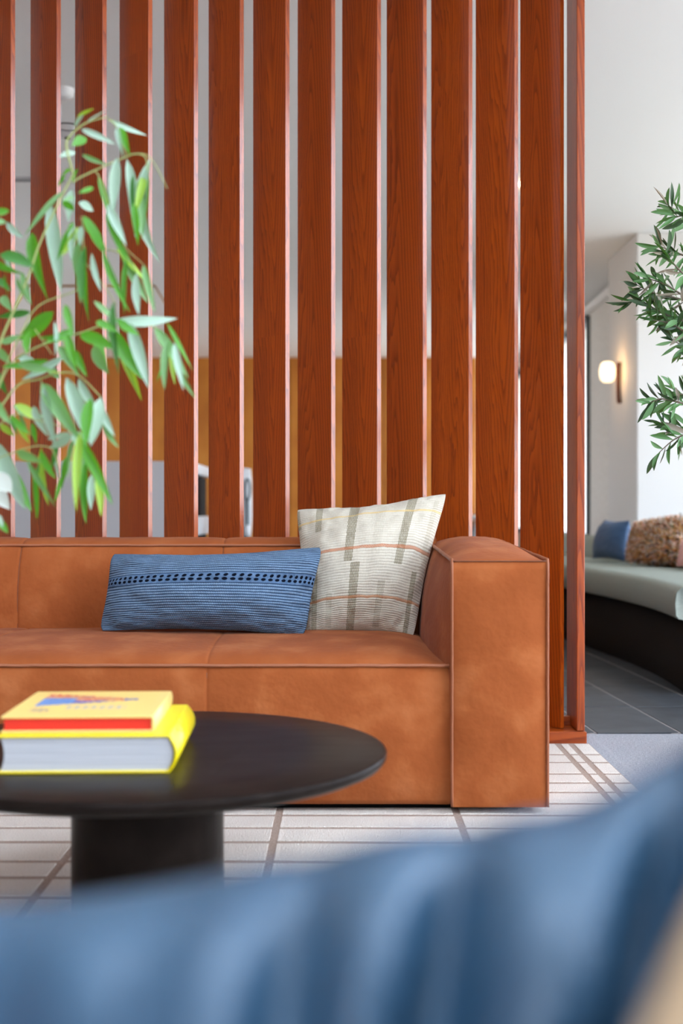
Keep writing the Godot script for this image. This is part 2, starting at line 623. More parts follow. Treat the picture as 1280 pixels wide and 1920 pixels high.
		M.leaf[k[0]] = m
	M.stem = mat(C(152, 160, 96), 0.6)
	M.bark = tri(mat(Color.WHITE, 0.9), Vector3(6, 6, 6))
	M.bark.albedo_texture = noise_tex(0.06, 4, [[0.0, C(84, 74, 62)], [1.0, C(128, 116, 100)]], 256, 71)

# ---------------------------------------------------------------- scene
func _ready() -> void:
	rng.seed = 11
	nz.noise_type = FastNoiseLite.TYPE_SIMPLEX_SMOOTH
	nz.frequency = 0.01
	nz.seed = 7
	camera_and_light()
	make_materials()
	shell()
	floor_finishes()
	slat_screen()
	sofa()
	cushions()
	coffee_table()
	books()
	foreground_chair()
	willow()
	olive()
	bench()
	reception()
	fittings()

func camera_and_light() -> void:
	var cam := Camera3D.new()
	cam.name = "camera"
	cam.position = Vector3(0, 0.76, 0)
	var a := CameraAttributesPhysical.new()
	a.frustum_focal_length = 29.375
	a.frustum_focus_distance = 3.55
	a.exposure_aperture = 1.5
	a.frustum_near = 0.05
	a.frustum_far = 100.0
	cam.attributes = a
	add_child(cam)
	cam.current = true
	var sky := ProceduralSkyMaterial.new()
	sky.sky_top_color = Color8(214, 229, 250)
	sky.sky_horizon_color = Color8(240, 246, 255)
	sky.ground_horizon_color = Color8(214, 214, 210)
	sky.ground_bottom_color = Color8(190, 188, 184)
	sky.sky_energy_multiplier = 1.0
	sky.ground_energy_multiplier = 1.0
	var e := Environment.new()
	e.background_mode = Environment.BG_SKY
	e.sky = Sky.new()
	e.sky.sky_material = sky
	e.background_energy_multiplier = 9.2
	e.tonemap_mode = Environment.TONE_MAPPER_LINEAR
	e.tonemap_exposure = 0.96
	e.sdfgi_enabled = true
	e.ssao_enabled = true
	e.ssil_enabled = true
	var w := WorldEnvironment.new()
	w.name = "environment"
	w.environment = e
	add_child(w)

# a wall across x (constant x) between D0..D1 with openings [D0, D1, y0, y1]
func wall_x(called: String, x0: float, x1: float, d0: float, d1: float, top: float, holes: Array, m: Material) -> void:
	var st := begin(false)
	var d := d0
	for h in holes:
		if h[0] > d:
			box_in(st, V((x0 + x1) / 2, top / 2, (d + h[0]) / 2), Vector3(x1 - x0, top, h[0] - d), 0.002)
		if h[2] > 0.01:
			box_in(st, V((x0 + x1) / 2, h[2] / 2, (h[0] + h[1]) / 2), Vector3(x1 - x0, h[2], h[1] - h[0]), 0.002)
		box_in(st, V((x0 + x1) / 2, (h[3] + top) / 2, (h[0] + h[1]) / 2), Vector3(x1 - x0, top - h[3], h[1] - h[0]), 0.002)
		d = h[1]
	if d1 > d:
		box_in(st, V((x0 + x1) / 2, top / 2, (d + d1) / 2), Vector3(x1 - x0, top, d1 - d), 0.002)
	struct_(called, done(st), m)

# framed glazing in a plane of constant x
func window_x(called: String, x: float, d0: float, d1: float, y0: float, y1: float, posts: int, m: Material) -> void:
	var w := Node3D.new()
	w.name = called
	w.set_meta("kind", "structure")
	add_child(w)
	var f := 0.055
	put("window_frame", box(V(x, y0 + f / 2, (d0 + d1) / 2), Vector3(0.08, f, d1 - d0)), m, w)
	put("window_frame", box(V(x, y1 - f / 2, (d0 + d1) / 2), Vector3(0.08, f, d1 - d0)), m, w)
	for k in posts + 1:
		var dd := lerpf(d0 + f / 2, d1 - f / 2, float(k) / posts)
		put("mullion", box(V(x, (y0 + y1) / 2, dd), Vector3(0.075, y1 - y0 - 2 * f, f)), m, w)
		if k < posts:
			var de := lerpf(d0 + f / 2, d1 - f / 2, float(k + 1) / posts)
			put("pane", box(V(x, (y0 + y1) / 2, (dd + de) / 2), Vector3(0.008, y1 - y0 - 2 * f, de - dd - f), 0.001), M.pane, w)

func shell() -> void:
	var top := 2.70
	var high := 5.2
	struct_("ceiling", box(V(-1.82, top + 0.1, 10.6), Vector3(10.9, 0.2, 15.4), 0.002), M.ceiling)
	# unseen double-height hall, added so high light reaches the seating
	var roof := begin(false)
	box_in(roof, V(-1.82, high + 0.1, 2.25), Vector3(10.9, 0.2, 1.7), 0.002)
	box_in(roof, V(-1.82, high + 0.1, -2.95), Vector3(10.9, 0.2, 2.9), 0.002)
	box_in(roof, V(-4.43, high + 0.1, -0.05), Vector3(5.68, 0.2, 2.9), 0.002)
	box_in(roof, V(2.42, high + 0.1, -0.05), Vector3(2.42, 0.2, 2.9), 0.002)
	struct_("ceiling_added_hall", done(roof), M.ceiling)
	var sky_ := Node3D.new()
	sky_.name = "added_skylight_6"  # skylight out of view, added to brighten upward faces
	sky_.set_meta("kind", "structure")
	add_child(sky_)
	for k in 3:
		put("mullion", box(V(-1.555 + 1.38 * k, high + 0.1, -0.05), Vector3(0.06, 0.08, 2.89)), M.frame_dark, sky_)
		if k < 2:
			put("pane", box(V(-0.865 + 1.38 * k, high + 0.1, -0.05), Vector3(1.32, 0.008, 2.89), 0.001), M.pane, sky_)
	struct_("wall_added_bulkhead", box(V(-1.82, (top + 0.2 + high) / 2, 3.0), Vector3(10.9, high - top - 0.2, 0.2), 0.002), M.white)  # unseen, closes the added hall and keeps high light off the slat tops
	struct_("floor", box(V(-1.82, -0.11, 6.8), Vector3(10.9, 0.2, 23.0), 0.002), M.slates[0])
	# right side: long glazing beside the seating, a pier, then a recessed bay with its own window
	wall_x("wall_right", 3.4, 3.63, 3.1, 9.64, top, [[3.15, 8.3, 0.35, 2.58]], M.white)
	window_x("window_1", 3.51, 3.15, 8.3, 0.35, 2.58, 3, M.frame_dark)
	wall_x("wall_right_added_hall", 3.4, 3.63, -4.2, 3.1, high, [[-3.4, 3.05, 0.35, 4.9]], M.white)
	window_x("window_5", 3.51, -3.4, 3.05, 0.35, 4.9, 4, M.frame_dark)  # glazing carried up the added hall for steeper light
	struct_("wall_pier", box(V(2.722, top / 2, 9.17), Vector3(1.344, top, 0.94), 0.006), M.pillar)
	wall_x("wall_bay", 2.30, 2.55, 9.6, 17.7, top, [[11.6, 17.0, 0.5, 2.58]], M.concrete)
	window_x("window_2", 2.305, 11.6, 17.0, 0.5, 2.58, 2, M.frame_dark)
	struct_("trim_1", box(V(2.285, 2.64, 13.65), Vector3(0.05, 0.08, 8.0), 0.006), M.white)
	struct_("wall_back", box(V(-1.82, top / 2, 17.85), Vector3(10.9, top, 0.3), 0.002), M.white)
	wall_x("wall_left_added_hall", -7.25, -7.05, -4.2, 3.1, high, [], M.far_wood)  # unseen left walls, timber put on to darken slat reflections
	wall_x("wall_left", -7.25, -7.05, 3.1, 17.7, top, [[8.5, 14.5, 0.35, 2.58]], M.far_wood)
	window_x("added_window_4", -7.15, 8.5, 14.5, 0.35, 2.58, 4, M.frame_dark)  # added unseen window, brightens the ceiling and reception behind the slats
	# behind the camera: unseen wall, its high window sized to tune front light
	var st := begin(false)
	box_in(st, V(-1.75, 1.1, -4.3), Vector3(10.75, 2.2, 0.2), 0.002)
	box_in(st, V(-1.75, 5.05, -4.3), Vector3(10.75, 0.3, 0.2), 0.002)
	box_in(st, V(-4.706, 3.55, -4.3), Vector3(4.788, 2.7, 0.2), 0.002)
	box_in(st, V(2.07, 3.55, -4.3), Vector3(3.12, 2.7, 0.2), 0.002)
	struct_("wall_front", done(st), M.white)
	var w := Node3D.new()
	w.name = "window_3"
	w.set_meta("kind", "structure")
	add_child(w)
	for y in [2.23, 4.87]:
		put("window_frame", box(V(-0.9, y, -4.3), Vector3(2.82, 0.06, 0.08)), M.frame_dark, w)
	for k in 3:
		put("mullion", box(V(-2.285 + 1.385 * k, 3.55, -4.3), Vector3(0.06, 2.58, 0.075)), M.frame_dark, w)
		if k < 2:
			put("pane", box(V(-1.592 + 1.385 * k, 3.55, -4.3), Vector3(1.325, 2.58, 0.008), 0.001), M.pane, w)
	# timber lined core wall at the far end
	var ww := Node3D.new()
	ww.name = "wall_timber"
	ww.set_meta("kind", "structure")
	add_child(ww)
	put("wall_core", box(V(-2.66, top / 2, 15.9), Vector3(8.72, top - 0.002, 0.3), 0.002), M.far_wood, ww)
	var x := -0.66 - 1.19 * 5
	while x < 1.6:
		var x1 := minf(x + 1.19, 1.71)
		put("panel", box(V((x + x1) / 2, top / 2, 15.73), Vector3(x1 - x - 0.03, top - 0.004, 0.04), 0.004), M.far_wood, ww)
		x += 1.19

func floor_finishes() -> void:
	# carpet in the seating area
	tag(put("carpet", box(V(-1.82, -0.0045, 0.04), Vector3(10.4, 0.011, 8.5), 0.003), M.carpet), "light grey carpet laid up to the dark tiles", "carpet")
	# slate tiles, 300 x 600, turned three degrees to the seating
	var ft := Node3D.new()
	ft.name = "floor_tiles"
	ft.set_meta("kind", "structure")
	add_child(ft)
	put("grout_bed", box(V(-2.45, -0.0025, 11.0), Vector3(8.9, 0.006, 13.38), 0.001), M.grout, ft)
	var tile := box(Vector3.ZERO, Vector3(0.281, 0.006, 0.573), 0.001)
	var slope := -0.0532
	for r in 11:
		for c in range(-4, 6):
			var d := 4.59 + 0.582 * r
			var x := 0.812 + 0.29 * (c + 0.5) + slope * (d - 5.46)
			if x > 2.15 or x < -0.6:
				continue
			var o := put("tile", tile, M.slates[(r * 7 + c * 5 + 40) % 3], ft)
			o.position = V(x, -0.0005, d)
			o.rotation.y = 0.053
	# rug: taupe ground with raised cream blocks
	var rug := thing("rug", "cream rug with taupe grid lines lying under sofa and coffee table", "rug", Vector3.ZERO)
	put("backing", box(V(-0.62, 0.0068, 2.49), Vector3(2.84, 0.0114, 3.12), 0.002), M.rug_line, rug)
	var ds := [4.045, 3.857, 3.736, 3.572, 3.454, 3.338, 3.21, 3.085, 2.962, 2.835, 2.678, 2.559, 2.43, 2.28, 2.16, 2.02, 1.89, 1.74, 1.62, 1.48, 1.35, 1.2, 1.08, 0.94]
	var xs := [-2.03, -1.92, -1.48, -1.04, -0.596, -0.155, 0.285, 0.695, 0.738, 0.805]
	for i in ds.size() - 1:
		for j in xs.size() - 1:
			var x0: float = xs[j] + 0.009
			var x1: float = xs[j + 1] - 0.009
			var d0: float = ds[i + 1] + 0.011 + rng.randf_range(-0.002, 0.002)
			var d1: float = ds[i] - 0.011 + rng.randf_range(-0.002, 0.002)
			if x1 - x0 < 0.02:
				continue
			var b := put("pile_block", box(V((x0 + x1) / 2, 0.0088, (d0 + d1) / 2), Vector3(x1 - x0, 0.010, d1 - d0), 0.001), M.pile, rug)
			b.rotation.y = 0.0

func slat_screen() -> void:
	var s := thing("slat_screen", "tall room divider of angled red-brown timber slats behind the sofa", "room divider")
	var w := 0.165
	var t := 0.0145
	var th := deg_to_rad(45.7)
	# width runs right and towards the camera, so the broad face looks left and the thin edge looks right
	var basis := Basis(Vector3.UP, -th)
	# section: broad faces at 45.7 degrees, narrow edges cut to face 27 degrees right of the camera axis
	var ph := deg_to_rad(27.0)
	var e := basis.inverse() * (Vector3(cos(ph), 0, -sin(ph)) * t)
	var sec := [Vector3(-w / 2, 0, 0), Vector3(w / 2, 0, 0), Vector3(w / 2, 0, 0) + e, Vector3(-w / 2, 0, 0) + e]
	var sst := begin(false)
	var lo := Vector3(0, -1.3, 0)
	var hi := Vector3(0, 1.3, 0)
	for k in 4:
		quad(sst, sec[k] + lo, sec[(k + 1) % 4] + lo, sec[(k + 1) % 4] + hi, sec[k] + hi)
	quad(sst, sec[0] + hi, sec[1] + hi, sec[2] + hi, sec[3] + hi)
	quad(sst, sec[3] + lo, sec[2] + lo, sec[1] + lo, sec[0] + lo)
	var slat := done(sst)
	var near_x := 0.7215
	for k in 19:
		var bx := near_x - 0.1510 * k
		var dirw := Vector3(cos(th), 0, sin(th))
		var c := V(bx, 0.045 + 1.3 + 0.002, 4.135) - dirw * (w / 2)
		var o := put("slat", slat, M.slats[[4, 2, 3, 1, 0, 4, 0, 3, 2, 5, 1, 4, 0, 2, 3, 1, 4, 5, 0][k]], s)
		o.transform = Transform3D(basis, c)
	var post := put("end_post", box(Vector3.ZERO, Vector3(0.026, 2.6, 0.183), 0.002), M.post, s)
	post.position = V(0.7787, 1.347, 4.1715)
	put("base_board", box(V(-0.65, 0.023, 4.175), Vector3(2.897, 0.044, 0.19), 0.003), M.board, s)
	put("base_rail", box(V(-0.65, 0.060, 4.215), Vector3(2.84, 0.03, 0.03), 0.002), M.board, s)
	put("head_rail", box(V(-0.65, 2.672, 4.175), Vector3(2.897, 0.05, 0.19), 0.003), M.board, s)

func sofa() -> void:
	var s := thing("leather_sofa", "tan nubuck leather sofa with piped seams in front of the slats", "sofa")
	var seams := [-0.335, -0.942]
	var x0 := -1.56
	var x1 := 0.272
	var soft := func(x: float) -> float:
		var e := minf(x - x0, x1 - x)
		return 1.0 - pow(1.0 - clampf(e / 0.17, 0, 1), 2.4)
	# seat: front panel, seam, crowned top
	var seat_profile := func(x: float) -> Array:
		var k: float = soft.call(x)
		var dip := seam_dip(x, seams, 0.0022)
		var out := []
		for q in [[3.16, 0.03, 0], [3.125, 0.032, 0], [3.119, 0.045, 1], [3.114, 0.10, 1], [3.111, 0.17, 1], [3.110, 0.23, 1], [3.111, 0.29, 1], [3.113, 0.335, 1], [3.117, 0.362, 1], [3.121, 0.372, 1], [3.124, 0.376, 0]]:
			out.append(Vector2(q[0] + (dip if q[2] == 1 else 0.0) + (1.0 - k) * 0.012, q[1] - (1.0 - k) * 0.004))
		for q in [[3.128, 0.380], [3.14, 0.389], [3.165, 0.399], [3.20, 0.4065], [3.25, 0.412], [3.31, 0.416], [3.38, 0.4185], [3.45, 0.420], [3.53, 0.420], [3.62, 0.418], [3.71, 0.414], [3.80, 0.409], [3.86, 0.405]]:
			var h: float = 0.376 + (q[1] - 0.376) * k - dip
			h += 0.0035 * k * nz.get_noise_2d(x * 420.0, q[0] * 420.0)
			out.append(Vector2(q[0], h))
		out.append(Vector2(3.86, 0.03))
		return out
	put("seat", loft_x(stations(x0, x1, 0.03, seams), seat_profile), M.nubuck, s)
	# back
	var bseams := [-0.36, -0.975]
	var back_profile := func(x: float) -> Array:
		var dip := seam_dip(x, bseams, 0.0028)
		var wv := 0.002 * nz.get_noise_1d(x * 500.0)
		var out := []
		for q in [[3.78, 0.33], [3.772, 0.40], [3.768, 0.44], [3.768, 0.49], [3.774, 0.54], [3.785, 0.585], [3.801, 0.622], [3.815, 0.645], [3.823, 0.656]]:
			out.append(Vector2(q[0] + dip, q[1] + wv))
		for q in [[3.827, 0.661], [3.838, 0.669], [3.858, 0.6765], [3.89, 0.681], [3.92, 0.6815], [3.95, 0.679], [3.98, 0.672], [4.0, 0.66], [4.01, 0.63]]:
			out.append(Vector2(q[0], q[1] - dip + wv))
		out.append(Vector2(4.012, 0.3))
		out.append(Vector2(4.01, 0.03))
		return out
	put("backrest", loft_x(stations(x0 - 0.02, x1 + 0.02, 0.03, bseams), back_profile), M.nubuck, s)
	# arms
	for side in [0, 1]:
		var lo := V(0.276, 0.03, 4.005)
		var hi := V(0.506, 0.637, 3.10)
		var bl := [0.048, 0.012, 0.0, 0.034, 0.020, 0.004]
		if side == 1:
			lo.x = x0 - 0.234
			hi.x = x0 - 0.004
			bl = [0.012, 0.048, 0.0, 0.034, 0.020, 0.004]
		put("armrest", puff_box(lo, hi, bl, 30, 3.0, 0.003, 0.026), M.nubuck, s)
		# raised piping up both front edges and back along the top edges
		for e in [lo.x, hi.x]:
			var out_dir: float = -1.0 if e == lo.x else 1.0
			var pts := PackedVector3Array()
			for k in 25:
				var y := lerpf(0.032, 0.628, k / 24.0)
				pts.append(V(e + out_dir * (0.003 + 0.0012 * nz.get_noise_1d(y * 2400.0)), y, 3.096))
			for k in 24:
				var d := lerpf(3.105, 4.0, k / 23.0)
				pts.append(V(e + out_dir * (0.003 + 0.0015 * nz.get_noise_1d(d * 2000.0)), 0.641 + 0.026 * (d - 3.1) / 0.905 + 0.002 * nz.get_noise_1d(d * 1500.0 + 70.0), d))
			var st := begin()
			tube_in(st, pts, 0.0055, 0.0055, 6, 0.62)
			put("piping", done(st), M.piping, s)
		var fs := PackedVector3Array()
		for k in 21:
			fs.append(V(lerpf(lo.x, hi.x, k / 20.0), 0.6385, 3.0985))
		put("seam", tube(fs, 0.0016, 0.0016, 5), M.stitch, s)
	# piping along seat and back
	for q in [[0.378, 3.119, x0 + 0.004, x1 - 0.004], [0.6585, 3.822, x0 - 0.01, x1 + 0.01]]:
		var pts := PackedVector3Array()
		for k in 90:
			var x: float = lerpf(q[2], q[3], k / 89.0)
			pts.append(V(x, q[0] + 0.002 * nz.get_noise_1d(x * 900.0 + q[0] * 999), q[1]))
		var st := begin()
		tube_in(st, pts, 0.0045, 0.0045, 6, 1.0)
		put("piping", done(st), M.piping, s)
	# sewn lines across seat and back panels
	for x in seams:
		put("seam", tube(PackedVector3Array([V(x, 0.045, 3.122), V(x, 0.2, 3.1135), V(x, 0.36, 3.120)]), 0.0011, 0.0011, 5), M.stitch, s)
	for x in bseams:
		put("seam", tube(PackedVector3Array([V(x, 0.40, 3.7765), V(x, 0.49, 3.7725), V(x, 0.54, 3.7785), V(x, 0.585, 3.7895), V(x, 0.622, 3.8055), V(x, 0.652, 3.824)]), 0.0011, 0.0011, 5), M.stitch, s)
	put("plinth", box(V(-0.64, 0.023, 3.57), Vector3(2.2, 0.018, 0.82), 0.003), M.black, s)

func cushions() -> void:
	var c := put("throw_pillow", pillow(V(-0.142, 0.774, 3.80), V(0.325, 0.824, 3.78), V(0.212, 0.392, 3.62), V(-0.118, 0.398, 3.62), 0.10, 0.11, 0.012, 3, 60, 0.07), M.cream)
	tag(c, "square cream woven pillow with brown dashes leaning on the tan sofa arm", "pillow")
	var b := put("lumbar_pillow", pillow(V(-0.668, 0.643, 3.62), V(-0.048, 0.665, 3.56), V(-0.098, 0.410, 3.50), V(-0.692, 0.418, 3.56), 0.088, 0.13, 0.012, 12, 60, 0.03), M.blue_cloth)
	tag(b, "long blue woven lumbar pillow with a row of dark knots on the sofa", "pillow")

func coffee_table() -> void:
	var t := thing("coffee_table", "round dark wood coffee table on a drum pedestal", "coffee table", V(-0.36, 0, 2.334))
	put("tabletop", lathe([[0.001, 0.283], [0.30, 0.284], [0.38, 0.287], [0.425, 0.294], [0.438, 0.300], [0.4435, 0.307], [0.4445, 0.314], [0.4425, 0.3185], [0.438, 0.320], [0.30, 0.320], [0.001, 0.320]], 120), M.dark_wood, t)
	put("pedestal", lathe([[0.001, 0.014], [0.138, 0.014], [0.1405, 0.0165], [0.1405, 0.27], [0.1405, 0.286], [0.001, 0.287]], 64), M.dark_wood, t)

# hardback lying flat: fore edge to the left, spine to the right; local x 0..w, z -dep..0
func book(called: String, label: String, at: Vector3, w: float, dep: float, th: float, turn: float, board: Material, block: Material, cover: Material, round_: float) -> void:
	var t := thing(called, label, "book", at, turn)
	var bt := 0.004
	put("cover", box(Vector3(w / 2, bt / 2, -dep / 2), Vector3(w, bt, dep), 0.0012), board, t)
	put("cover", box(Vector3(w / 2, th - bt / 2, -dep / 2), Vector3(w, bt, dep), 0.0012), board, t)
	if cover:
		var st := begin(false)
		grid(st, [PackedVector3Array([Vector3(0.004, th + 0.0003, -0.003), Vector3(w - 0.018, th + 0.0003, -0.003)]), PackedVector3Array([Vector3(0.004, th + 0.0003, -dep + 0.003), Vector3(w - 0.018, th + 0.0003, -dep + 0.003)])], true)
		put("cover_print", done(st), cover, t)
	# page block: hollow fore edge, rounded back
	var st := begin()
	var prof := []
	var n := 10
	for k in n + 1:
		var q := lerpf(-1, 1, float(k) / n)
		prof.append(Vector2(0.005 + round_ * 0.5 * (1 - q * q), th / 2 + q * (th / 2 - bt)))
	var right := []
	for k in n + 1:
		var q := lerpf(1, -1, float(k) / n)
		right.append(Vector2(w - 0.004 + round_ * 0.8 * (1 - q * q), th / 2 + q * (th / 2 - bt)))
	var ring := prof + right
	var f := PackedVector3Array()
	var g := PackedVector3Array()
	for p in ring:
		f.append(Vector3(p.x, p.y, -0.004))
		g.append(Vector3(p.x, p.y, -dep + 0.004))
	f.append(f[0])
	g.append(g[0])
	st.set_smooth_group(0)
	grid(st, [f, g], false, true)
	st.set_smooth_group(-1)
	for e in [[f, -0.004, 1], [g, -dep + 0.004, -1]]:
		for k in n:
			var a: Vector3 = e[0][k]
			var b: Vector3 = e[0][k + 1]
			var c: Vector3 = e[0][2 * n - k]
			var d: Vector3 = e[0][2 * n + 1 - k]
			if e[2] == 1:
				quad(st, a, d, c, b)
			else:
				quad(st, a, b, c, d)
	put("page_block", done(st), block, t)
	# spine: curved strip with thickness
	var st2 := begin()
	var rows := []
	for k in 13:
		var q := lerpf(-1, 1, k / 12.0)
		var xo := w + (round_ + 0.0025) * (1 - q * q)
		var yy := th / 2 + q * (th / 2 - 0.0006)
		rows.append(PackedVector3Array([Vector3(xo, yy, 0), Vector3(xo, yy, -dep)]))
	grid(st2, rows)
	var rows2 := []
	for k in 13:
		var q := lerpf(-1, 1, k / 12.0)
		var xo := w - 0.003 + round_ * (1 - q * q)
		var yy := th / 2 + q * (th / 2 - 0.003)
		rows2.append(PackedVector3Array([Vector3(xo, yy, 0), Vector3(xo, yy, -dep)]))
	grid(st2, rows2, false, true)
	for z in [0, 1]:
		var cap := []
		for k in 13:
			cap.append(PackedVector3Array([rows2[k][z], rows[k][z]]))
		grid(st2, cap, false, z == 1)
	put("spine", done(st2), board, t)

func books() -> void:
	var yellow := mat(C(238, 214, 20), 0.3)
	var cream := mat(C(236, 204, 122), 0.4)
	var pages := tri(mat(Color.WHITE, 0.9), Vector3(1.5, 60, 1.5))
	pages.albedo_texture = noise_tex(0.02, 2, [[0.0, C(176, 177, 180)], [1.0, C(196, 197, 200)]], 128, 81)
	var red := mat(C(214, 40, 22), 0.6)
	var print_ := mat(Color.WHITE, 0.4)
	print_.albedo_texture = book_cover()
	book("picture_book", "thick bright yellow hardback lying flat on the coffee table", V(-0.578, 0.3203, 2.103), 0.288, 0.335, 0.064, 0.03, yellow, pages, null, 0.012)
	book("picture_book", "smaller cream hardback with red page edges on top of the yellow book", V(-0.578, 0.3846, 2.126), 0.258, 0.295, 0.0285, 0.03, cream, red, print_, 0.0)

func foreground_chair() -> void:
	var s := thing("blue_armchair", "blue leather armchair close in the foreground with a rumpled back", "armchair")
	var xs := []
	for i in 121:
		xs.append(lerpf(-0.62, 0.62, i / 120.0))
	var crest := func(x: float) -> float:
		return 0.583 + 0.042 * smoothstep(-0.16, 0.12, x) + 0.08 * smoothstep(0.09, 0.25, x) + 0.03 * smoothstep(0.2, 0.45, x) - 0.012 * smoothstep(-0.16, -0.35, x)
	var fold := func(x: float, q: float) -> float:
		var v := 0.0
		# creases running down and outwards from the crest
		for c in [[-0.045, 0.3, 0.016, 0.024], [-0.005, 0.6, 0.014, 0.034], [0.045, 1.1, 0.016, 0.040], [0.10, 1.0, 0.014, 0.022], [-0.12, -0.4, 0.03, 0.016], [0.15, 0.8, 0.02, 0.022], [0.28, 0.4, 0.03, 0.02], [-0.3, -0.2, 0.03, 0.02]]:
			v -= c[3] * exp(-pow((x - c[0] - c[1] * (q - 0.06) * 0.6) / c[2], 2))
		return v + 0.008 * nz.get_noise_2d(x * 700.0, q * 900.0)
	var prof := func(x: float) -> Array:
		var top: float = crest.call(x)
		var out := []
		for k in 34:
			var a := k / 33.0
			var p: Vector2
			# front face leans back up to a round crest, then falls to the rear
			if a < 0.55:
				var u := a / 0.55
				p = Vector2(lerpf(0.36, 0.47, pow(u, 1.3)), lerpf(0.36, top - 0.055, u))
			else:
				var u2 := (a - 0.55) / 0.45
				var ang := lerpf(PI * 0.93, -0.15, u2)
				p = Vector2(0.555 + 0.085 * cos(ang), top - 0.075 + 0.075 * sin(ang))
			var w := smoothstep(0.0, 0.15, a) * (1.0 - 0.85 * smoothstep(0.62, 0.74, a)) * (1.0 - smoothstep(0.85, 1.0, a))
			var fo: float = fold.call(x, a * 0.3)
			p += Vector2(-0.75, 0.65) * fo * w * 1.7
			out.append(p)
		out.append(Vector2(0.645, 0.2))
		out.append(Vector2(0.63, 0.10))
		out.append(Vector2(0.40, 0.10))
		return out
	put("backrest", loft_x(xs, prof), M.blue_leather, s)
	put("seat", puff_box(V(-0.62, 0.20, 0.42), V(0.62, 0.39, -0.30), [0.01, 0.01, 0.0, 0.02, 0.02, 0.0], 24, 4.0, 0.003), M.blue_leather, s)
	for x in [-0.72, 0.72]:
		put("armrest", puff_box(V(x - 0.10, 0.10, 0.64), V(x + 0.10, 0.55, -0.30), [0.02, 0.02, 0.0, 0.02, 0.02, 0.0], 20, 4.0, 0.003), M.blue_leather, s)
	put("base", box(V(0, 0.115, 0.16), Vector3(1.2, 0.17, 0.88), 0.01), M.blue_leather, s)
	for x in [-0.6, 0.6]:
		for d in [-0.2, 0.55]:
			put("leg", lathe([[0.018, 0.001], [0.025, 0.10]], 16, V(x, 0, d)), M.black, s)
	var p := put("throw_pillow", pillow(V(0.135, 0.672, 0.42), V(0.42, 0.60, 0.42), V(0.30, 0.408, 0.30), V(-0.02, 0.45, 0.32), 0.045, 0.05, 0.004, 5, 36), M.tan_cloth)
	tag(p, "tan pillow leaning on the blue armchair at the bottom right corner", "pillow")

# unit leaf along +y, width 1 across x, bowed towards -z
func leaf_mesh(bow: float, twist: float, fold_: float, blunt: float) -> ArrayMesh:
	var st := begin()
	var n := 9
	var rows := []
	for j in n + 1:
		var t := float(j) / n
		var w := pow(sin(PI * pow(t, blunt)), 0.8) * 0.5 * (1.0 - 0.15 * t) + 0.02 * (1 - t)
		var c := Vector3(bow * 0.22 * sin(PI * t), t, -0.10 * absf(bow) * t * t)
		var a := twist * t
		var sx := Vector3(cos(a), 0, sin(a) * 0.25)
		rows.append(PackedVector3Array([c - sx * w + Vector3(0, 0, fold_ * w), c, c + sx * w + Vector3(0, 0, fold_ * w)]))
	grid(st, rows)
	return done(st)

func place_leaf(parent: Node, mesh: Mesh, m: Material, a: Vector3, b: Vector3, w: float, tilt: float) -> void:
	var y := b - a
	var l := y.length()
	var d := y / l
	var f := Vector3(0, 0, 1)
	var x := d.cross(f)
	if x.length() < 0.1:
		x = d.cross(Vector3.UP)
	x = x.normalized()
	var z := x.cross(d).normalized()
	x = x.rotated(d, tilt)
	z = z.rotated(d, tilt)
	var o := put("leaf", mesh, m, parent)
	o.transform = Transform3D(Basis(x * w, y, z * l * 0.6), a)

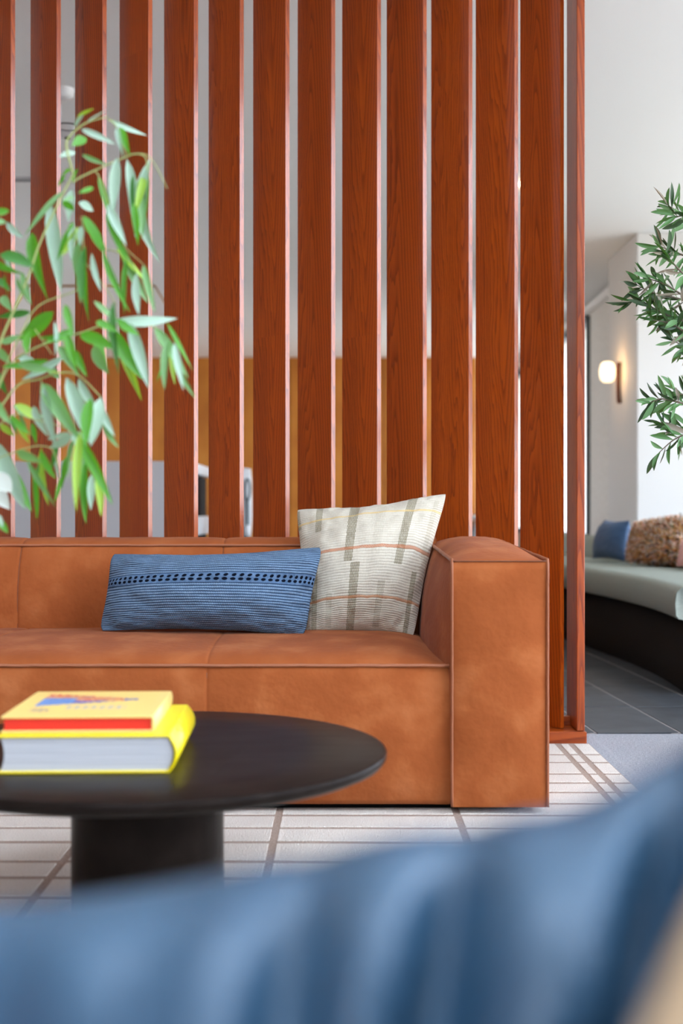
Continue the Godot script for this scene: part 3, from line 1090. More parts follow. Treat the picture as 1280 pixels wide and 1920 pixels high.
func willow() -> void:
	var vase := thing("vase", "tall glazed vase standing on the coffee table beside the books", "vase", V(-0.712, 0.3203, 2.30))
	put("body", lathe([[0.001, 0.0], [0.042, 0.001], [0.056, 0.03], [0.062, 0.09], [0.054, 0.16], [0.034, 0.21], [0.029, 0.235], [0.033, 0.25], [0.030, 0.25], [0.026, 0.235], [0.030, 0.21], [0.05, 0.16], [0.057, 0.09], [0.05, 0.03], [0.001, 0.012]], 40), M.white_plastic, vase)
	var shapes := []
	for q in [[0.25, 0.5, 0.25, 0.8], [-0.25, -0.5, 0.3, 0.85], [0.5, 0.9, 0.15, 0.9], [-0.5, 0.3, 0.2, 0.8], [0.1, -0.9, 0.3, 0.75], [4.5, 0.3, 0.2, 0.9]]:
		shapes.append(leaf_mesh(q[0], q[1], q[2], q[3]))
	var branch := {}
	for q in [["k", "tall willow-leaved branch arching highest above the books"], ["m", "willow-leaved branch reaching furthest right across the slats at mid height"], ["l", "lowest willow-leaved branch drooping towards the sofa back"]]:
		branch[q[0]] = thing("leafy_branch", q[1], "branch", Vector3.ZERO, 0.0, "cut branches in the vase")
	branch["t"] = branch["k"]
	for s in WILLOW_STEMS:
		var pts := PackedVector3Array()
		var first := Vector3(s[2], s[3], s[4])
		if first.x < -0.66 + 0.06 and first.y < 1.1 and s[1] > 0.0014:
			pts.append(V(-0.712, 0.46, 2.30))
			pts.append(V(-0.705, 0.58, 2.295))
		for k in (s.size() - 2) / 3:
			pts.append(Vector3(s[2 + 3 * k], s[3 + 3 * k], s[4 + 3 * k]))
		put("stem", tube(smooth_path(pts, 5), s[1], s[1] * 0.5, 7), M.stem, branch[s[0]])
	for q in WILLOW_LEAVES:
		var a := Vector3(q[3], q[4], q[5])
		var b := Vector3(q[6], q[7], q[8])
		place_leaf(branch[q[0]], shapes[5] if q[9] > 0.0 else shapes[rng.randi() % 5], M.leaf[q[1]], a, b, q[2] * 1.05, rng.randf_range(-0.45, 0.45))
		if rng.randf() < 0.5 and q[1] != "w":
			var a2 := a + Vector3(rng.randf_range(-0.03, 0.02), rng.randf_range(-0.03, 0.03), rng.randf_range(-0.07, 0.07))
			var b2 := a2 + (b - a).rotated(Vector3(0, 0, 1), rng.randf_range(-0.5, 0.5)) * rng.randf_range(0.75, 1.1)
			place_leaf(branch[q[0]], shapes[rng.randi() % 5], M.leaf[["g", "s", "p", "d", "g", "y"][rng.randi() % 6]], a2, b2, q[2] * rng.randf_range(0.6, 1.0), rng.randf_range(-0.8, 0.8))

func olive() -> void:
	var tree := thing("olive_tree", "potted olive tree whose leafy twigs enter at the right edge", "tree", Vector3.ZERO)
	var tx := 1.42
	var td := 3.8
	var trunk := smooth_path(PackedVector3Array([V(tx, 0.34, td), V(tx - 0.02, 0.7, td + 0.02), V(tx + 0.03, 1.05, td), V(tx, 1.4, td - 0.02), V(tx + 0.02, 1.8, td)]), 6)
	put("trunk", tube(trunk, 0.028, 0.012, 12), M.bark, tree)
	var shapes := []
	for q in [[0.5, 0.6, 0.3, 1.25], [-0.6, -0.5, 0.25, 1.2], [0.9, 0.3, 0.2, 1.3]]:
		shapes.append(leaf_mesh(q[0], q[1], q[2], q[3]))
	var tones := ["o", "o", "q", "q", "r", "r", "b", "o"]
	var twigs := []
	for s in OLIVE_TWIGS:
		var pts := PackedVector3Array()
		for k in s.size() / 3:
			pts.append(Vector3(s[3 * k], s[3 * k + 1], s[3 * k + 2]))
		twigs.append([pts, true])
	for k in 46:
		var a := k * 2.4
		var y := rng.randf_range(1.02, 1.95)
		var r := rng.randf_range(0.16, 0.33) * (1.0 - 0.5 * absf(y - 1.45))
		var e := V(tx + r * cos(a), y, td + r * sin(a))
		twigs.append([PackedVector3Array([V(tx, y - 0.12, td).lerp(e, 0.5), e, e + Vector3(0.06 * cos(a), 0.04, -0.06 * sin(a))]), false])
	var more := []
	var count := 0
	for tw in twigs:
		var pts: PackedVector3Array = tw[0]
		var root := V(tx, clampf(pts[0].y - 0.2, 0.5, 1.7), td)
		var path := PackedVector3Array([root])
		path.append_array(pts)
		path = smooth_path(path, 6)
		put("twig", tube(path, 0.005, 0.0012, 6), M.bark, tree)
		var n := path.size()
		var start := int(n * (0.42 if tw[1] else 0.4))
		for i in range(start, n):
			var dir := (path[mini(i + 1, n - 1)] - path[maxi(i - 1, 0)]).normalized()
			for sgn in ([-1.0, 1.0] if i < n - 1 else [-1.0, 0.0, 1.0]):
				if rng.randf() < 0.34:
					continue
				var side := dir.cross(Vector3(0, 0, 1)).normalized().rotated(dir, rng.randf_range(-1.1, 1.1))
				var v: Vector3 = (dir * rng.randf_range(0.1, 1.1) + side * sgn * rng.randf_range(0.2, 1.1) + Vector3(rng.randf_range(-0.3, 0.3), rng.randf_range(-0.3, 0.4), rng.randf_range(-0.3, 0.3))).normalized()
				var l := rng.randf_range(0.052, 0.082)
				if count > 296 or not tw[1]:
					var xx := v.cross(Vector3(rng.randf() - 0.5, rng.randf() - 0.5, rng.randf() - 0.5)).normalized()
					more.append(Transform3D(Basis(xx * l * 0.23, v * l, xx.cross(v) * l * 0.6), path[i]))
					continue
				place_leaf(tree, shapes[rng.randi() % 3], M.leaf[tones[rng.randi() % 8]], path[i], path[i] + v * l, l * rng.randf_range(0.19, 0.27), rng.randf_range(-1.4, 1.4))
				count += 1
	var mm := MultiMesh.new()
	mm.transform_format = MultiMesh.TRANSFORM_3D
	mm.mesh = shapes[0]
	mm.instance_count = more.size()
	for k in more.size():
		mm.set_instance_transform(k, more[k])
	var crown := MultiMeshInstance3D.new()
	crown.name = "foliage"
	crown.multimesh = mm
	crown.material_override = M.leaf["o"]
	crown.set_meta("kind", "stuff")
	tree.add_child(crown)
	var pot := thing("plant_pot", "round planter holding the olive tree", "planter", V(tx, 0.001, td))
	put("body", lathe([[0.001, 0.0], [0.13, 0.001], [0.15, 0.05], [0.175, 0.34], [0.18, 0.36], [0.165, 0.36], [0.155, 0.32], [0.001, 0.32]], 40), M.grey_plastic, pot)
	put("soil", lathe([[0.001, 0.318], [0.15, 0.322], [0.10, 0.335], [0.001, 0.345]], 24), M.bark, pot)

func curve_at(pts: Array, n: int) -> Array:
	var p := PackedVector3Array()
	for q in pts:
		p.append(V(q[0], 0, q[1]))
	return Array(smooth_path(p, n))

func bench() -> void:
	var b := thing("window_bench", "pale sage upholstered bench on a dark base along the right wall", "bench")
	var front := curve_at([[1.40, 5.2], [1.43, 5.8], [1.40, 6.5], [1.31, 7.4], [1.19, 8.8], [1.02, 10.8]], 6)
	var line := []
	for i in front.size():
		var t: Vector3 = (front[mini(i + 1, front.size() - 1)] - front[maxi(i - 1, 0)]).normalized()
		line.append([front[i], Vector3(-t.z, 0, t.x)])
	var sweep := func(prof: Array) -> ArrayMesh:
		var st := begin()
		var rows := []
		for p in prof:
			var r := PackedVector3Array()
			for q in line:
				r.append(q[0] + q[1] * p[0] + Vector3(0, p[1], 0))
			rows.append(r)
		grid(st, rows, false, true)
		for e in [0, line.size() - 1]:
			for k in range(1, prof.size() - 1):
				var tri_ := [rows[0][e], rows[k][e], rows[k + 1][e]]
				if e == 0:
					tri_.reverse()
				for p in tri_:
					st.add_vertex(p)
		return done(st)
	put("seat", sweep.call([[0.0, 0.315], [-0.012, 0.33], [-0.015, 0.38], [-0.010, 0.425], [0.012, 0.446], [0.05, 0.452], [0.25, 0.455], [0.56, 0.45], [0.56, 0.31], [0.03, 0.31]]), M.sage, b)
	put("backrest", sweep.call([[0.52, 0.44], [0.535, 0.57], [0.55, 0.592], [0.58, 0.598], [0.62, 0.592], [0.64, 0.57], [0.64, 0.02], [0.56, 0.02]]), M.sage, b)
	put("base", sweep.call([[0.03, 0.004], [0.03, 0.31], [0.54, 0.31], [0.54, 0.004]]), M.black, b)
	var p := put("throw_pillow", pillow(V(1.655, 0.715, 7.90), V(1.725, 0.715, 7.50), V(1.68, 0.462, 7.42), V(1.585, 0.462, 7.95), 0.085, 0.12, 0.006, 8, 30), M.blue_velvet)
	tag(p, "blue velvet pillow on the sage bench below the wall light", "pillow")
	var f := thing("shag_pillow", "shaggy multicoloured pillow on the sage bench beside the blue one", "pillow")
	var c := [V(1.735, 0.69, 7.35), V(1.93, 0.735, 6.95), V(1.88, 0.475, 6.85), V(1.67, 0.475, 7.3)]
	put("body", pillow(c[0], c[1], c[2], c[3], 0.07, 0.05, 0.003, 4, 24), M.shag_base, f)
	var tuft := begin()
	tube_in(tuft, PackedVector3Array([Vector3(0, -0.004, 0), Vector3(0.001, 0.010, 0), Vector3(0.006, 0.020, 0.002), Vector3(0.014, 0.026, 0.004)]), 0.0035, 0.002, 5)
	var mm := MultiMesh.new()
	mm.transform_format = MultiMesh.TRANSFORM_3D
	mm.use_colors = true
	mm.mesh = done(tuft)
	mm.instance_count = 2600
	var nor: Vector3 = (c[2] - c[3]).cross(c[0] - c[3]).normalized()
	var cols := [Color8(206, 150, 84), Color8(222, 176, 112), Color8(238, 216, 186), Color8(176, 118, 62), Color8(232, 178, 150), Color8(244, 232, 216), Color8(110, 100, 104), Color8(150, 150, 120), Color8(210, 136, 66), Color8(140, 92, 64), Color8(240, 206, 196)]
	for i in 2600:
		var s := rng.randf_range(-0.97, 0.97)
		var t := rng.randf_range(-0.97, 0.97)
		var side := 1.0 if rng.randf() < 0.7 else -1.0
		var q: Vector3 = c[3].lerp(c[2], (s + 1) / 2).lerp(c[0].lerp(c[1], (s + 1) / 2), (t + 1) / 2)
		var h := pow(1 - pow(absf(s), 2.4), 0.62) * pow(1 - pow(absf(t), 2.4), 0.62)
		q += nor * side * h * 0.068
		var out: Vector3 = (nor * side * (0.3 + h) + (q - (c[0] + c[1] + c[2] + c[3]) / 4) * 3.0 + Vector3(rng.randf_range(-0.5, 0.5), rng.randf_range(-0.6, 0.2), rng.randf_range(-0.5, 0.5))).normalized()
		var xx := out.cross(Vector3(rng.randf() - 0.5, rng.randf() - 0.5, rng.randf() - 0.5)).normalized()
		mm.set_instance_transform(i, Transform3D(Basis(xx, out, xx.cross(out)), q))
		var col: Color = cols[rng.randi() % cols.size()]
		mm.set_instance_color(i, col.srgb_to_linear())
	var mi := MultiMeshInstance3D.new()
	mi.name = "shag"
	mi.multimesh = mm
	mi.material_override = M.shag
	mi.set_meta("kind", "stuff")
	f.add_child(mi)
	var pk := put("throw_pillow", pillow(V(1.80, 0.61, 6.66), V(1.93, 0.63, 6.5), V(1.90, 0.472, 6.45), V(1.765, 0.472, 6.62), 0.045, 0.05, 0.004, 6, 24), M.pink)
	tag(pk, "pink pillow at the right edge on the sage bench", "pillow")

func reception() -> void:
	var d := thing("reception_desk", "light grey reception desk seen through the slats on the left", "desk")
	put("front_panel", box(V(-2.945, 0.5475, 8.20), Vector3(3.93, 1.087, 0.06), 0.004), M.counter, d)
	put("worktop", box(V(-2.945, 1.053, 8.79), Vector3(3.936, 0.075, 1.12), 0.006), M.white_plastic, d)
	put("shade_panel", box(V(-1.03, 0.51, 8.78), Vector3(0.05, 1.0, 1.08), 0.004), M.black, d)  # black panel put in for the shade of the open side
	put("low_shelf", box(V(-1.0, 0.665, 8.85), Vector3(0.03, 0.13, 0.95), 0.006), M.white_plastic, d)
	var c := thing("desk_chair", "white task chair with a looped arm seen between two slats", "chair", V(-0.79, 0, 9.0))
	put("backrest", puff_box(Vector3(-0.14, 0.58, -0.03), Vector3(0.138, 1.07, 0.03), [0.01, 0.01, 0.01, 0.01, 0.02, 0.02], 14, 3.0), M.white_plastic, c)
	put("seat", puff_box(Vector3(-0.16, 0.44, -0.5), Vector3(0.16, 0.52, -0.05), [0.01, 0.01, 0.0, 0.02, 0.02, 0.02], 12, 3.0), M.grey_plastic, c)
	for x in [-0.12, 0.12]:
		var loop := PackedVector3Array()
		for k in 25:
			var a := TAU * k / 24.0
			loop.append(Vector3(x + 0.02 * cos(a), 0.92 + 0.075 * sin(a), 0.07 + 0.01 * cos(a)))
		put("arm_loop", tube(loop, 0.009, 0.009, 8), M.grey_plastic, c)
		put("arm_stem", tube(PackedVector3Array([Vector3(x, 0.48, -0.05), Vector3(x, 0.6, 0.04), Vector3(x, 0.85, 0.06)]), 0.014, 0.012, 8), M.grey_plastic, c)
		put("arm_knob", lathe([[0.001, 0.58], [0.02, 0.59], [0.026, 0.62], [0.02, 0.66], [0.001, 0.67]], 14, Vector3(x, 0.0, 0.08)), M.white_plastic, c)
	put("gas_column", lathe([[0.025, 0.1], [0.025, 0.45]], 16, Vector3(0, 0, -0.25)), M.grey_plastic, c)
	for k in 5:
		var a := TAU * k / 5.0
		put("foot", tube(PackedVector3Array([Vector3(0, 0.12, -0.25), Vector3(0.18 * cos(a), 0.05, -0.25 + 0.18 * sin(a)), Vector3(0.2 * cos(a), 0.022, -0.25 + 0.2 * sin(a))]), 0.022, 0.016, 8), M.grey_plastic, c)
	var t := thing("side_table", "white topped table on a pale cone leg between the slats", "table", V(1.20, 0, 11.0))
	put("tabletop", lathe([[0.001, 0.69], [0.26, 0.69], [0.28, 0.70], [0.28, 0.725], [0.26, 0.735], [0.001, 0.735]], 40), M.white_plastic, t)
	put("leg", lathe([[0.001, 0.001], [0.16, 0.001], [0.12, 0.1], [0.05, 0.5], [0.03, 0.69]], 32), M.counter, t)
	put("under_panel", box(Vector3(-0.08, 0.45, -0.1), Vector3(0.1, 0.46, 0.02)), M.black, t)
	# pale posts by the desk
	var ps := thing("post_rack", "far slatted stand with pale edges behind the reception desk", "stand", V(-2.9, 0, 13.6))
	for k in 4:
		put("upright", box(Vector3(-0.045 + 0.035 * k, 1.05, 0), Vector3(0.014, 2.1, 0.05), 0.002), M.pink, ps)
	put("foot_plate", box(Vector3(0.0, 0.012, 0), Vector3(0.3, 0.02, 0.2), 0.002), M.black, ps)

func omni(parent: Node, at: Vector3, energy: float, size: float, col: Color) -> void:
	var l := OmniLight3D.new()
	l.name = "lamp_light"
	l.position = at
	l.light_energy = energy
	l.light_color = col
	l.light_size = size
	l.omni_range = 25.0
	l.omni_attenuation = 2.0
	l.shadow_enabled = true
	parent.add_child(l, true)

func fittings() -> void:
	# wall light on the pier
	var s := thing("wall_sconce", "lit globe wall light with a dark bronze stem on the grey pier", "wall light", V(2.045, 1.70, 9.18))
	var stem := begin()
	tube_in(stem, smooth_path(PackedVector3Array([Vector3(-0.012, 0.155, 0), Vector3(-0.018, 0.12, 0), Vector3(-0.018, -0.08, 0), Vector3(-0.012, -0.145, 0)]), 5), 0.016, 0.016, 12)
	put("stem", done(stem), M.bronze, s)
	put("shade", lathe([[0.001, -0.077], [0.03, -0.074], [0.048, -0.058], [0.058, -0.02], [0.058, 0.02], [0.048, 0.058], [0.03, 0.074], [0.001, 0.077]], 28, Vector3(-0.098, 0.085, 0)), M.glow, s)
	put("arm", tube(PackedVector3Array([Vector3(-0.02, 0.085, 0), Vector3(-0.05, 0.085, 0)]), 0.012, 0.012, 10), M.bronze, s)
	omni(s, Vector3(-0.098, 0.085, 0), 0.07, 0.05, Color8(255, 196, 130))
	# ceiling fittings
	var dl := thing("downlight", "small recessed ceiling downlight glimpsed between two right slats", "ceiling light", V(1.045, 2.70, 7.4))
	put("rim", lathe([[0.05, -0.004], [0.06, -0.006], [0.064, -0.001], [0.064, 0.0]], 28), M.white_plastic, dl)
	put("lens", lathe([[0.001, -0.003], [0.05, -0.003]], 28), M.glow, dl)
	omni(dl, Vector3(0, -0.03, 0), 0.05, 0.04, Color8(255, 214, 160))
	var sd := put("smoke_detector", lathe([[0.001, -0.045], [0.03, -0.045], [0.05, -0.03], [0.055, -0.0]], 28), M.white_plastic)
	sd.position = V(-1.28, 2.70, 5.75)
	tag(sd, "white smoke detector on the ceiling above the branches", "smoke detector")
	var pl := thing("glass_pendant", "clear glass bowl pendant with a dark rim behind the left slats", "pendant light", V(-1.30, 2.588, 5.95))
	put("bowl", lathe([[0.012, -0.055], [0.035, -0.05], [0.055, -0.025], [0.060, 0.0]], 32), M.smoke, pl)
	var rimp := PackedVector3Array()
	for k in 33:
		rimp.append(Vector3(0.06 * cos(TAU * k / 32), 0.0, 0.06 * sin(TAU * k / 32)))
	put("rim", tube(rimp, 0.0035, 0.0035, 6), M.black, pl)
	put("finial", lathe([[0.001, -0.062], [0.014, -0.058], [0.012, -0.048], [0.001, -0.046]], 16), M.black, pl)
	put("cord", tube(PackedVector3Array([Vector3(-0.03, 0.0, 0), Vector3(-0.03, 0.11, 0)]), 0.002, 0.002, 6), M.white_plastic, pl)
	var bf := thing("brass_pendant", "thin brass frame pendant behind the branches", "pendant light", V(-1.75, 2.384, 9.0))
	put("bar", tube(PackedVector3Array([Vector3(-0.5, 0, 0), Vector3(0.41, 0, 0)]), 0.009, 0.009, 8), M.brass, bf)
	put("bar", tube(PackedVector3Array([Vector3(0.41, 0, 0), Vector3(0.56, -0.25, 0)]), 0.006, 0.006, 8), M.brass, bf)
	put("bar", tube(PackedVector3Array([Vector3(-0.5, 0, 0), Vector3(-0.65, -0.25, 0)]), 0.006, 0.006, 8), M.brass, bf)
	put("bulb", lathe([[0.001, -0.02], [0.03, -0.015], [0.03, 0.015], [0.001, 0.02]], 20, Vector3(-0.65, -0.27, 0)), M.glow, bf)
	put("cord", tube(PackedVector3Array([Vector3(-0.12, 0, 0), Vector3(-0.12, 0.312, 0)]), 0.003, 0.003, 6), M.brass, bf)
	var v := thing("ceiling_vent", "narrow grey slot vent in the ceiling at the far left", "vent", V(-1.86, 2.70, 7.3))
	put("frame", box(Vector3(0, -0.004, 0), Vector3(0.5, 0.008, 0.09), 0.002), M.counter, v)
	put("slot", box(Vector3(0, -0.009, 0), Vector3(0.46, 0.004, 0.03), 0.001), M.grey_plastic, v)

const WILLOW_LEAVES = [
["t", "p", 0.0080, -0.441, 1.435, -2.172, -0.399, 1.449, -2.141, 0.000],
["t", "p", 0.0081, -0.468, 1.435, -2.201, -0.447, 1.450, -2.174, 0.000],
["t", "p", 0.0118, -0.444, 1.414, -2.142, -0.383, 1.386, -2.134, 0.000],
["t", "p", 0.0098, -0.427, 1.479, -2.295, -0.359, 1.456, -2.319, 0.000],
["t", "g", 0.0194, -0.461, 1.436, -2.268, -0.483, 1.416, -2.245, 0.000],
["t", "g", 0.0150, -0.393, 1.443, -2.227, -0.372, 1.387, -2.209, 0.000],
["t", "p", 0.0093, -0.387, 1.423, -2.161, -0.370, 1.359, -2.130, 0.000],
["t", "p", 0.0199, -0.389, 1.373, -2.169, -0.402, 1.286, -2.203, 0.000],
["t", "p", 0.0209, -0.390, 1.401, -2.279, -0.378, 1.264, -2.304, 0.000],
["t", "y", 0.0139, -0.355, 1.379, -2.274, -0.373, 1.291, -2.250, 0.000],
["t", "g", 0.0134, -0.363, 1.299, -2.186, -0.356, 1.226, -2.196, 0.000],
["t", "p", 0.0235, -0.344, 1.399, -2.262, -0.342, 1.216, -2.290, 1.600],
["t", "s", 0.0168, -0.352, 1.373, -2.288, -0.359, 1.251, -2.255, 0.000],
["t", "g", 0.0123, -0.434, 1.360, -2.239, -0.413, 1.280, -2.253, 0.000],
["t", "g", 0.0136, -0.416, 1.290, -2.221, -0.375, 1.194, -2.195, 0.000],
["t", "p", 0.0163, -0.412, 1.304, -2.215, -0.374, 1.223, -2.182, 0.000],
["t", "s", 0.0169, -0.406, 1.257, -2.298, -0.360, 1.146, -2.327, 0.000],
["t", "p", 0.0168, -0.480, 1.325, -2.289, -0.458, 1.316, -2.317, 0.000],
["t", "s", 0.0131, -0.338, 1.183, -2.141, -0.315, 1.097, -2.119, 0.000],
["t", "g", 0.0098, -0.493, 1.386, -2.291, -0.522, 1.381, -2.328, 0.000],
["t", "g", 0.0083, -0.475, 1.379, -2.262, -0.495, 1.364, -2.299, 0.000],
["t", "g", 0.0091, -0.422, 1.312, -2.133, -0.444, 1.299, -2.116, 0.000],
["m", "g", 0.0204, -0.457, 1.285, -2.222, -0.415, 1.224, -2.215, 0.000],
["m", "d", 0.0173, -0.445, 1.223, -2.180, -0.455, 1.122, -2.183, 0.000],
["m", "p", 0.0108, -0.441, 1.218, -2.215, -0.423, 1.147, -2.202, 0.000],
["m", "g", 0.0170, -0.475, 1.219, -2.310, -0.460, 1.105, -2.285, 0.000],
["m", "g", 0.0113, -0.419, 1.222, -2.204, -0.369, 1.107, -2.181, 0.000],
["m", "g", 0.0143, -0.383, 1.212, -2.244, -0.386, 1.111, -2.226, 0.000],
["m", "s", 0.0161, -0.457, 1.237, -2.194, -0.469, 1.174, -2.214, 0.000],
["m", "p", 0.0161, -0.357, 1.178, -2.188, -0.355, 1.104, -2.192, 0.000],
["m", "p", 0.0166, -0.488, 1.344, -2.268, -0.496, 1.286, -2.277, 0.000],
["m", "p", 0.0146, -0.465, 1.262, -2.173, -0.465, 1.190, -2.159, 0.000],
["m", "p", 0.0159, -0.448, 1.253, -2.162, -0.450, 1.218, -2.159, 0.000],
["m", "p", 0.0202, -0.401, 1.096, -2.204, -0.291, 1.106, -2.239, 0.000],
["m", "g", 0.0261, -0.417, 1.093, -2.242, -0.358, 0.998, -2.267, 0.000],
["m", "p", 0.0227, -0.368, 1.090, -2.183, -0.333, 0.973, -2.158, 0.000],
["m", "s", 0.0203, -0.329, 1.085, -2.210, -0.265, 0.992, -2.181, 0.000],
["m", "g", 0.0113, -0.306, 1.092, -2.199, -0.263, 1.010, -2.236, 0.000],
["m", "s", 0.0139, -0.302, 1.062, -2.190, -0.304, 0.969, -2.150, 0.000],
["m", "p", 0.0126, -0.285, 1.049, -2.138, -0.266, 0.965, -2.112, 0.000],
["m", "y", 0.0089, -0.307, 1.055, -2.271, -0.300, 0.989, -2.260, 0.000],
["m", "g", 0.0227, -0.455, 1.069, -2.182, -0.387, 1.039, -2.150, 0.000],
["m", "s", 0.0240, -0.456, 1.066, -2.307, -0.427, 1.013, -2.301, 0.000],
["m", "g", 0.0164, -0.463, 1.073, -2.167, -0.506, 1.047, -2.132, 0.000],
["m", "g", 0.0162, -0.470, 1.063, -2.140, -0.446, 0.995, -2.113, 0.000],
["m", "s", 0.0171, -0.508, 1.058, -2.252, -0.462, 0.998, -2.224, 0.000],
["m", "g", 0.0136, -0.471, 1.114, -2.137, -0.457, 1.060, -2.137, 0.000],
["m", "s", 0.0138, -0.430, 1.126, -2.175, -0.390, 1.096, -2.215, 0.000],
["m", "g", 0.0158, -0.386, 1.091, -2.152, -0.346, 1.063, -2.154, 0.000],
["l", "p", 0.0153, -0.503, 1.042, -2.269, -0.578, 0.998, -2.262, 0.000],
["l", "p", 0.0169, -0.595, 1.047, -2.308, -0.553, 1.030, -2.306, 0.000],
["l", "s", 0.0160, -0.563, 1.019, -2.174, -0.495, 1.004, -2.166, 0.000],
["l", "s", 0.0288, -0.511, 0.980, -2.137, -0.439, 0.875, -2.130, 0.000],
["l", "p", 0.0279, -0.477, 0.993, -2.175, -0.441, 0.878, -2.206, 0.000],
["l", "p", 0.0167, -0.478, 1.003, -2.280, -0.439, 0.935, -2.279, 0.000],
["l", "p", 0.0222, -0.410, 0.955, -2.136, -0.424, 0.871, -2.116, 0.000],
["l", "p", 0.0138, -0.419, 0.944, -2.174, -0.389, 0.889, -2.150, 0.000],
["l", "p", 0.0159, -0.467, 0.893, -2.172, -0.513, 0.872, -2.201, 0.000],
["l", "g", 0.0185, -0.452, 0.891, -2.156, -0.388, 0.772, -2.120, 0.000],
["l", "p", 0.0253, -0.491, 0.908, -2.297, -0.462, 0.863, -2.302, 0.000],
["l", "s", 0.0169, -0.478, 0.869, -2.308, -0.477, 0.792, -2.301, 0.000],
["l", "g", 0.0146, -0.466, 0.856, -2.292, -0.470, 0.737, -2.304, 0.000],
["l", "p", 0.0145, -0.453, 0.828, -2.272, -0.458, 0.762, -2.292, 0.000],
["l", "y", 0.0136, -0.433, 0.824, -2.219, -0.419, 0.752, -2.186, 0.000],
["l", "g", 0.0138, -0.521, 0.868, -2.168, -0.501, 0.817, -2.198, 0.000],
["l", "y", 0.0118, -0.548, 0.878, -2.292, -0.544, 0.770, -2.326, 0.000],
["l", "s", 0.0113, -0.549, 0.849, -2.191, -0.501, 0.767, -2.203, 0.000],
["l", "p", 0.0089, -0.519, 0.871, -2.274, -0.511, 0.807, -2.285, 0.000],
["l", "g", 0.0084, -0.510, 0.822, -2.277, -0.522, 0.777, -2.279, 0.000],
["l", "p", 0.0358, -0.624, 0.890, -2.248, -0.571, 0.763, -2.263, 0.000],
["l", "w", 0.0346, -0.611, 0.828, -2.178, -0.582, 0.794, -2.212, 0.000],
["l", "w", 0.0338, -0.648, 0.808, -2.302, -0.600, 0.765, -2.268, 0.000],
["l", "s", 0.0268, -0.603, 0.955, -2.305, -0.555, 0.938, -2.342, 0.000],
["l", "p", 0.0198, -0.553, 0.950, -2.250, -0.518, 0.893, -2.214, 0.000],
["l", "y", 0.0118, -0.591, 0.920, -2.292, -0.563, 0.884, -2.262, 0.000],
["l", "g", 0.0101, -0.569, 0.924, -2.304, -0.564, 0.884, -2.318, 0.000],
["l", "s", 0.0157, -0.589, 0.952, -2.141, -0.559, 0.908, -2.114, 0.000],
["l", "y", 0.0140, -0.623, 0.920, -2.288, -0.597, 0.899, -2.292, 0.000],
["l", "s", 0.0140, -0.532, 1.020, -2.288, -0.508, 1.000, -2.264, 0.000],
["l", "p", 0.0165, -0.532, 0.946, -2.251, -0.490, 0.931, -2.237, 0.000],
["l", "g", 0.0112, -0.502, 0.862, -2.291, -0.516, 0.802, -2.312, 0.000],
["l", "g", 0.0135, -0.609, 0.747, -2.215, -0.589, 0.722, -2.217, 0.000],
["l", "s", 0.0183, -0.553, 0.861, -2.135, -0.501, 0.843, -2.097, 0.000],
["k", "s", 0.0136, -0.491, 1.331, -2.229, -0.561, 1.247, -2.213, 0.000],
["k", "p", 0.0281, -0.533, 1.326, -2.294, -0.516, 1.162, -2.299, 0.000],
["k", "p", 0.0137, -0.598, 1.277, -2.238, -0.565, 1.247, -2.232, 0.000],
["k", "d", 0.0238, -0.588, 1.204, -2.159, -0.524, 1.178, -2.143, 0.000],
["k", "g", 0.0306, -0.562, 1.267, -2.276, -0.524, 1.137, -2.240, 0.000],
["k", "g", 0.0131, -0.591, 1.271, -2.138, -0.568, 1.276, -2.148, 0.000],
["k", "s", 0.0112, -0.585, 1.198, -2.293, -0.559, 1.132, -2.261, 0.000],
["k", "s", 0.0105, -0.554, 1.160, -2.138, -0.535, 1.117, -2.153, 0.000],
["k", "p", 0.0197, -0.508, 1.341, -2.304, -0.497, 1.315, -2.326, 0.000],
["k", "d", 0.0143, -0.556, 1.118, -2.244, -0.619, 1.109, -2.250, 0.000],
["k", "g", 0.0291, -0.520, 1.122, -2.264, -0.592, 1.075, -2.299, 0.000],
["k", "g", 0.0173, -0.539, 1.076, -2.169, -0.535, 1.029, -2.130, 0.000],
["k", "s", 0.0169, -0.621, 1.156, -2.296, -0.594, 1.122, -2.257, 0.000],
["k", "s", 0.0168, -0.629, 1.057, -2.288, -0.595, 1.026, -2.257, 0.000],
["k", "d", 0.0195, -0.626, 1.016, -2.276, -0.611, 0.973, -2.298, 0.000],
["k", "s", 0.0164, -0.609, 1.062, -2.237, -0.567, 1.077, -2.236, 0.000],
]
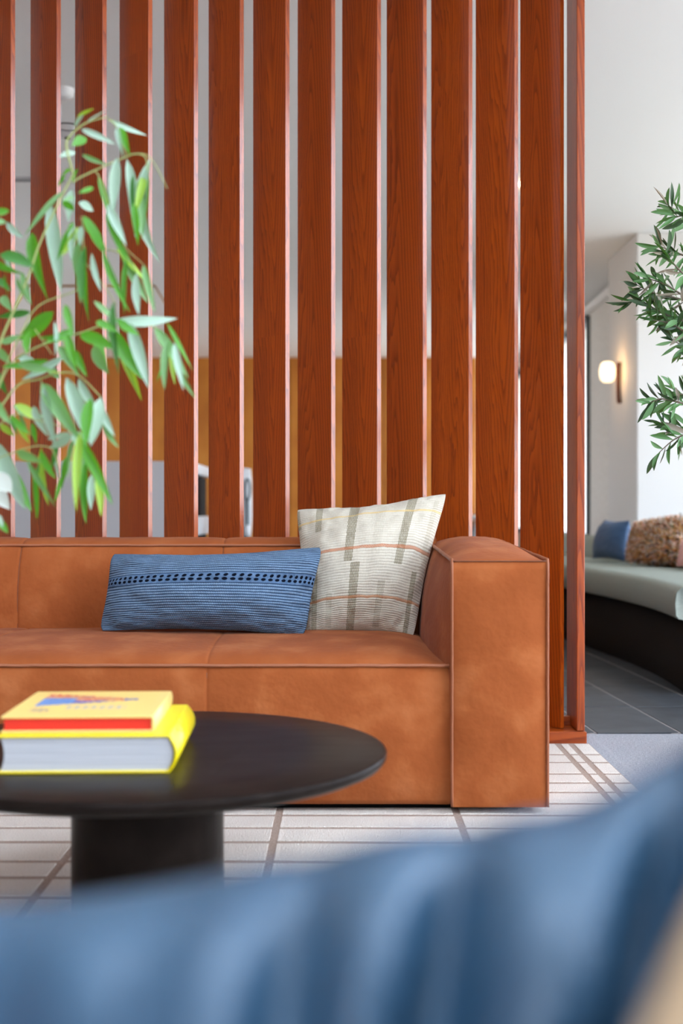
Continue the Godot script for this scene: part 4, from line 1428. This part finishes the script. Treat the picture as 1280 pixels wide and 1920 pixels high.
const WILLOW_STEMS = [
["k", 0.0032, -0.637, 0.771, -2.220, -0.622, 0.948, -2.220, -0.608, 1.048, -2.220, -0.578, 1.122, -2.220, -0.553, 1.181, -2.220, -0.534, 1.237, -2.220, -0.495, 1.320, -2.220, -0.475, 1.358, -2.220],
["t", 0.0022, -0.475, 1.358, -2.220, -0.487, 1.408, -2.220, -0.478, 1.429, -2.220, -0.451, 1.450, -2.220, -0.414, 1.460, -2.220],
["t", 0.0020, -0.475, 1.343, -2.220, -0.469, 1.349, -2.220, -0.439, 1.364, -2.220, -0.398, 1.382, -2.220, -0.368, 1.394, -2.220, -0.348, 1.389, -2.220, -0.343, 1.364, -2.220],
["t", 0.0015, -0.413, 1.456, -2.220, -0.398, 1.441, -2.220, -0.380, 1.385, -2.220],
["t", 0.0013, -0.368, 1.394, -2.220, -0.339, 1.388, -2.220, -0.308, 1.332, -2.220],
["t", 0.0013, -0.439, 1.364, -2.220, -0.430, 1.355, -2.220, -0.413, 1.305, -2.220, -0.392, 1.240, -2.220, -0.351, 1.199, -2.220],
["m", 0.0024, -0.640, 0.785, -2.220, -0.616, 0.948, -2.220, -0.587, 1.019, -2.220, -0.537, 1.053, -2.220, -0.457, 1.079, -2.220, -0.404, 1.098, -2.220, -0.374, 1.095, -2.220],
["m", 0.0018, -0.622, 0.918, -2.220, -0.599, 1.007, -2.220, -0.572, 1.066, -2.220, -0.537, 1.125, -2.220, -0.464, 1.156, -2.220, -0.457, 1.196, -2.220, -0.457, 1.237, -2.220, -0.460, 1.284, -2.220],
["m", 0.0012, -0.374, 1.095, -2.220, -0.330, 1.087, -2.220, -0.306, 1.066, -2.220, -0.296, 1.048, -2.220],
["m", 0.0012, -0.457, 1.205, -2.220, -0.422, 1.163, -2.220, -0.398, 1.125, -2.220],
["m", 0.0012, -0.543, 1.084, -2.220, -0.513, 1.039, -2.220],
["m", 0.0013, -0.422, 1.225, -2.220, -0.401, 1.222, -2.220, -0.379, 1.208, -2.220, -0.363, 1.184, -2.220],
["l", 0.0024, -0.643, 0.777, -2.220, -0.622, 0.903, -2.220, -0.578, 0.980, -2.220, -0.537, 0.995, -2.220, -0.495, 1.007, -2.220, -0.463, 1.000, -2.220, -0.426, 0.963, -2.220],
["l", 0.0017, -0.643, 0.771, -2.220, -0.619, 0.844, -2.220, -0.581, 0.865, -2.220, -0.554, 0.874, -2.220, -0.534, 0.877, -2.220, -0.513, 0.871, -2.220, -0.501, 0.841, -2.220],
["l", 0.0015, -0.628, 0.883, -2.220, -0.605, 0.915, -2.220, -0.575, 0.933, -2.220, -0.546, 0.924, -2.220, -0.507, 0.915, -2.220, -0.466, 0.895, -2.220, -0.451, 0.853, -2.220, -0.433, 0.824, -2.220],
["l", 0.0012, -0.537, 0.995, -2.220, -0.531, 0.989, -2.220, -0.525, 0.943, -2.220],
]
const OLIVE_TWIGS = [
[1.112, 1.324, -3.788, 1.048, 1.340, -3.788, 0.967, 1.364, -3.788, 0.903, 1.397, -3.788, 0.874, 1.395, -3.788],
[1.094, 1.370, -3.726, 1.031, 1.394, -3.726, 0.967, 1.434, -3.726, 0.912, 1.454, -3.726],
[1.061, 1.421, -3.613, 0.999, 1.437, -3.613, 0.950, 1.483, -3.613, 0.923, 1.513, -3.613],
[1.077, 1.478, -3.667, 1.014, 1.506, -3.667, 0.971, 1.521, -3.667, 0.933, 1.537, -3.667],
[1.105, 1.273, -3.764, 1.033, 1.301, -3.764, 0.985, 1.327, -3.764, 0.932, 1.337, -3.764],
[1.088, 1.596, -3.706, 1.025, 1.624, -3.706, 0.981, 1.656, -3.706, 0.965, 1.665, -3.706],
[1.052, 1.553, -3.583, 0.991, 1.602, -3.583, 0.957, 1.605, -3.583],
[1.110, 1.363, -3.781, 1.014, 1.404, -3.781, 0.941, 1.420, -3.781, 0.893, 1.444, -3.781],
[1.109, 1.242, -3.779, 1.045, 1.258, -3.779, 1.000, 1.275, -3.779],
[1.057, 1.043, -3.600, 0.996, 1.066, -3.600, 0.953, 1.079, -3.600, 0.912, 1.085, -3.600, 0.889, 1.073, -3.600],
[1.089, 0.997, -3.710, 1.026, 1.009, -3.710, 0.982, 1.008, -3.710, 0.944, 1.025, -3.710],
[1.078, 1.010, -3.671, 1.016, 0.991, -3.671, 0.972, 0.971, -3.671, 0.931, 0.935, -3.671],
[1.107, 1.402, -3.769, 1.026, 1.337, -3.769, 0.978, 1.353, -3.769, 0.930, 1.377, -3.769],
[1.073, 1.071, -3.655, 1.011, 1.099, -3.655, 0.967, 1.105, -3.655],
]
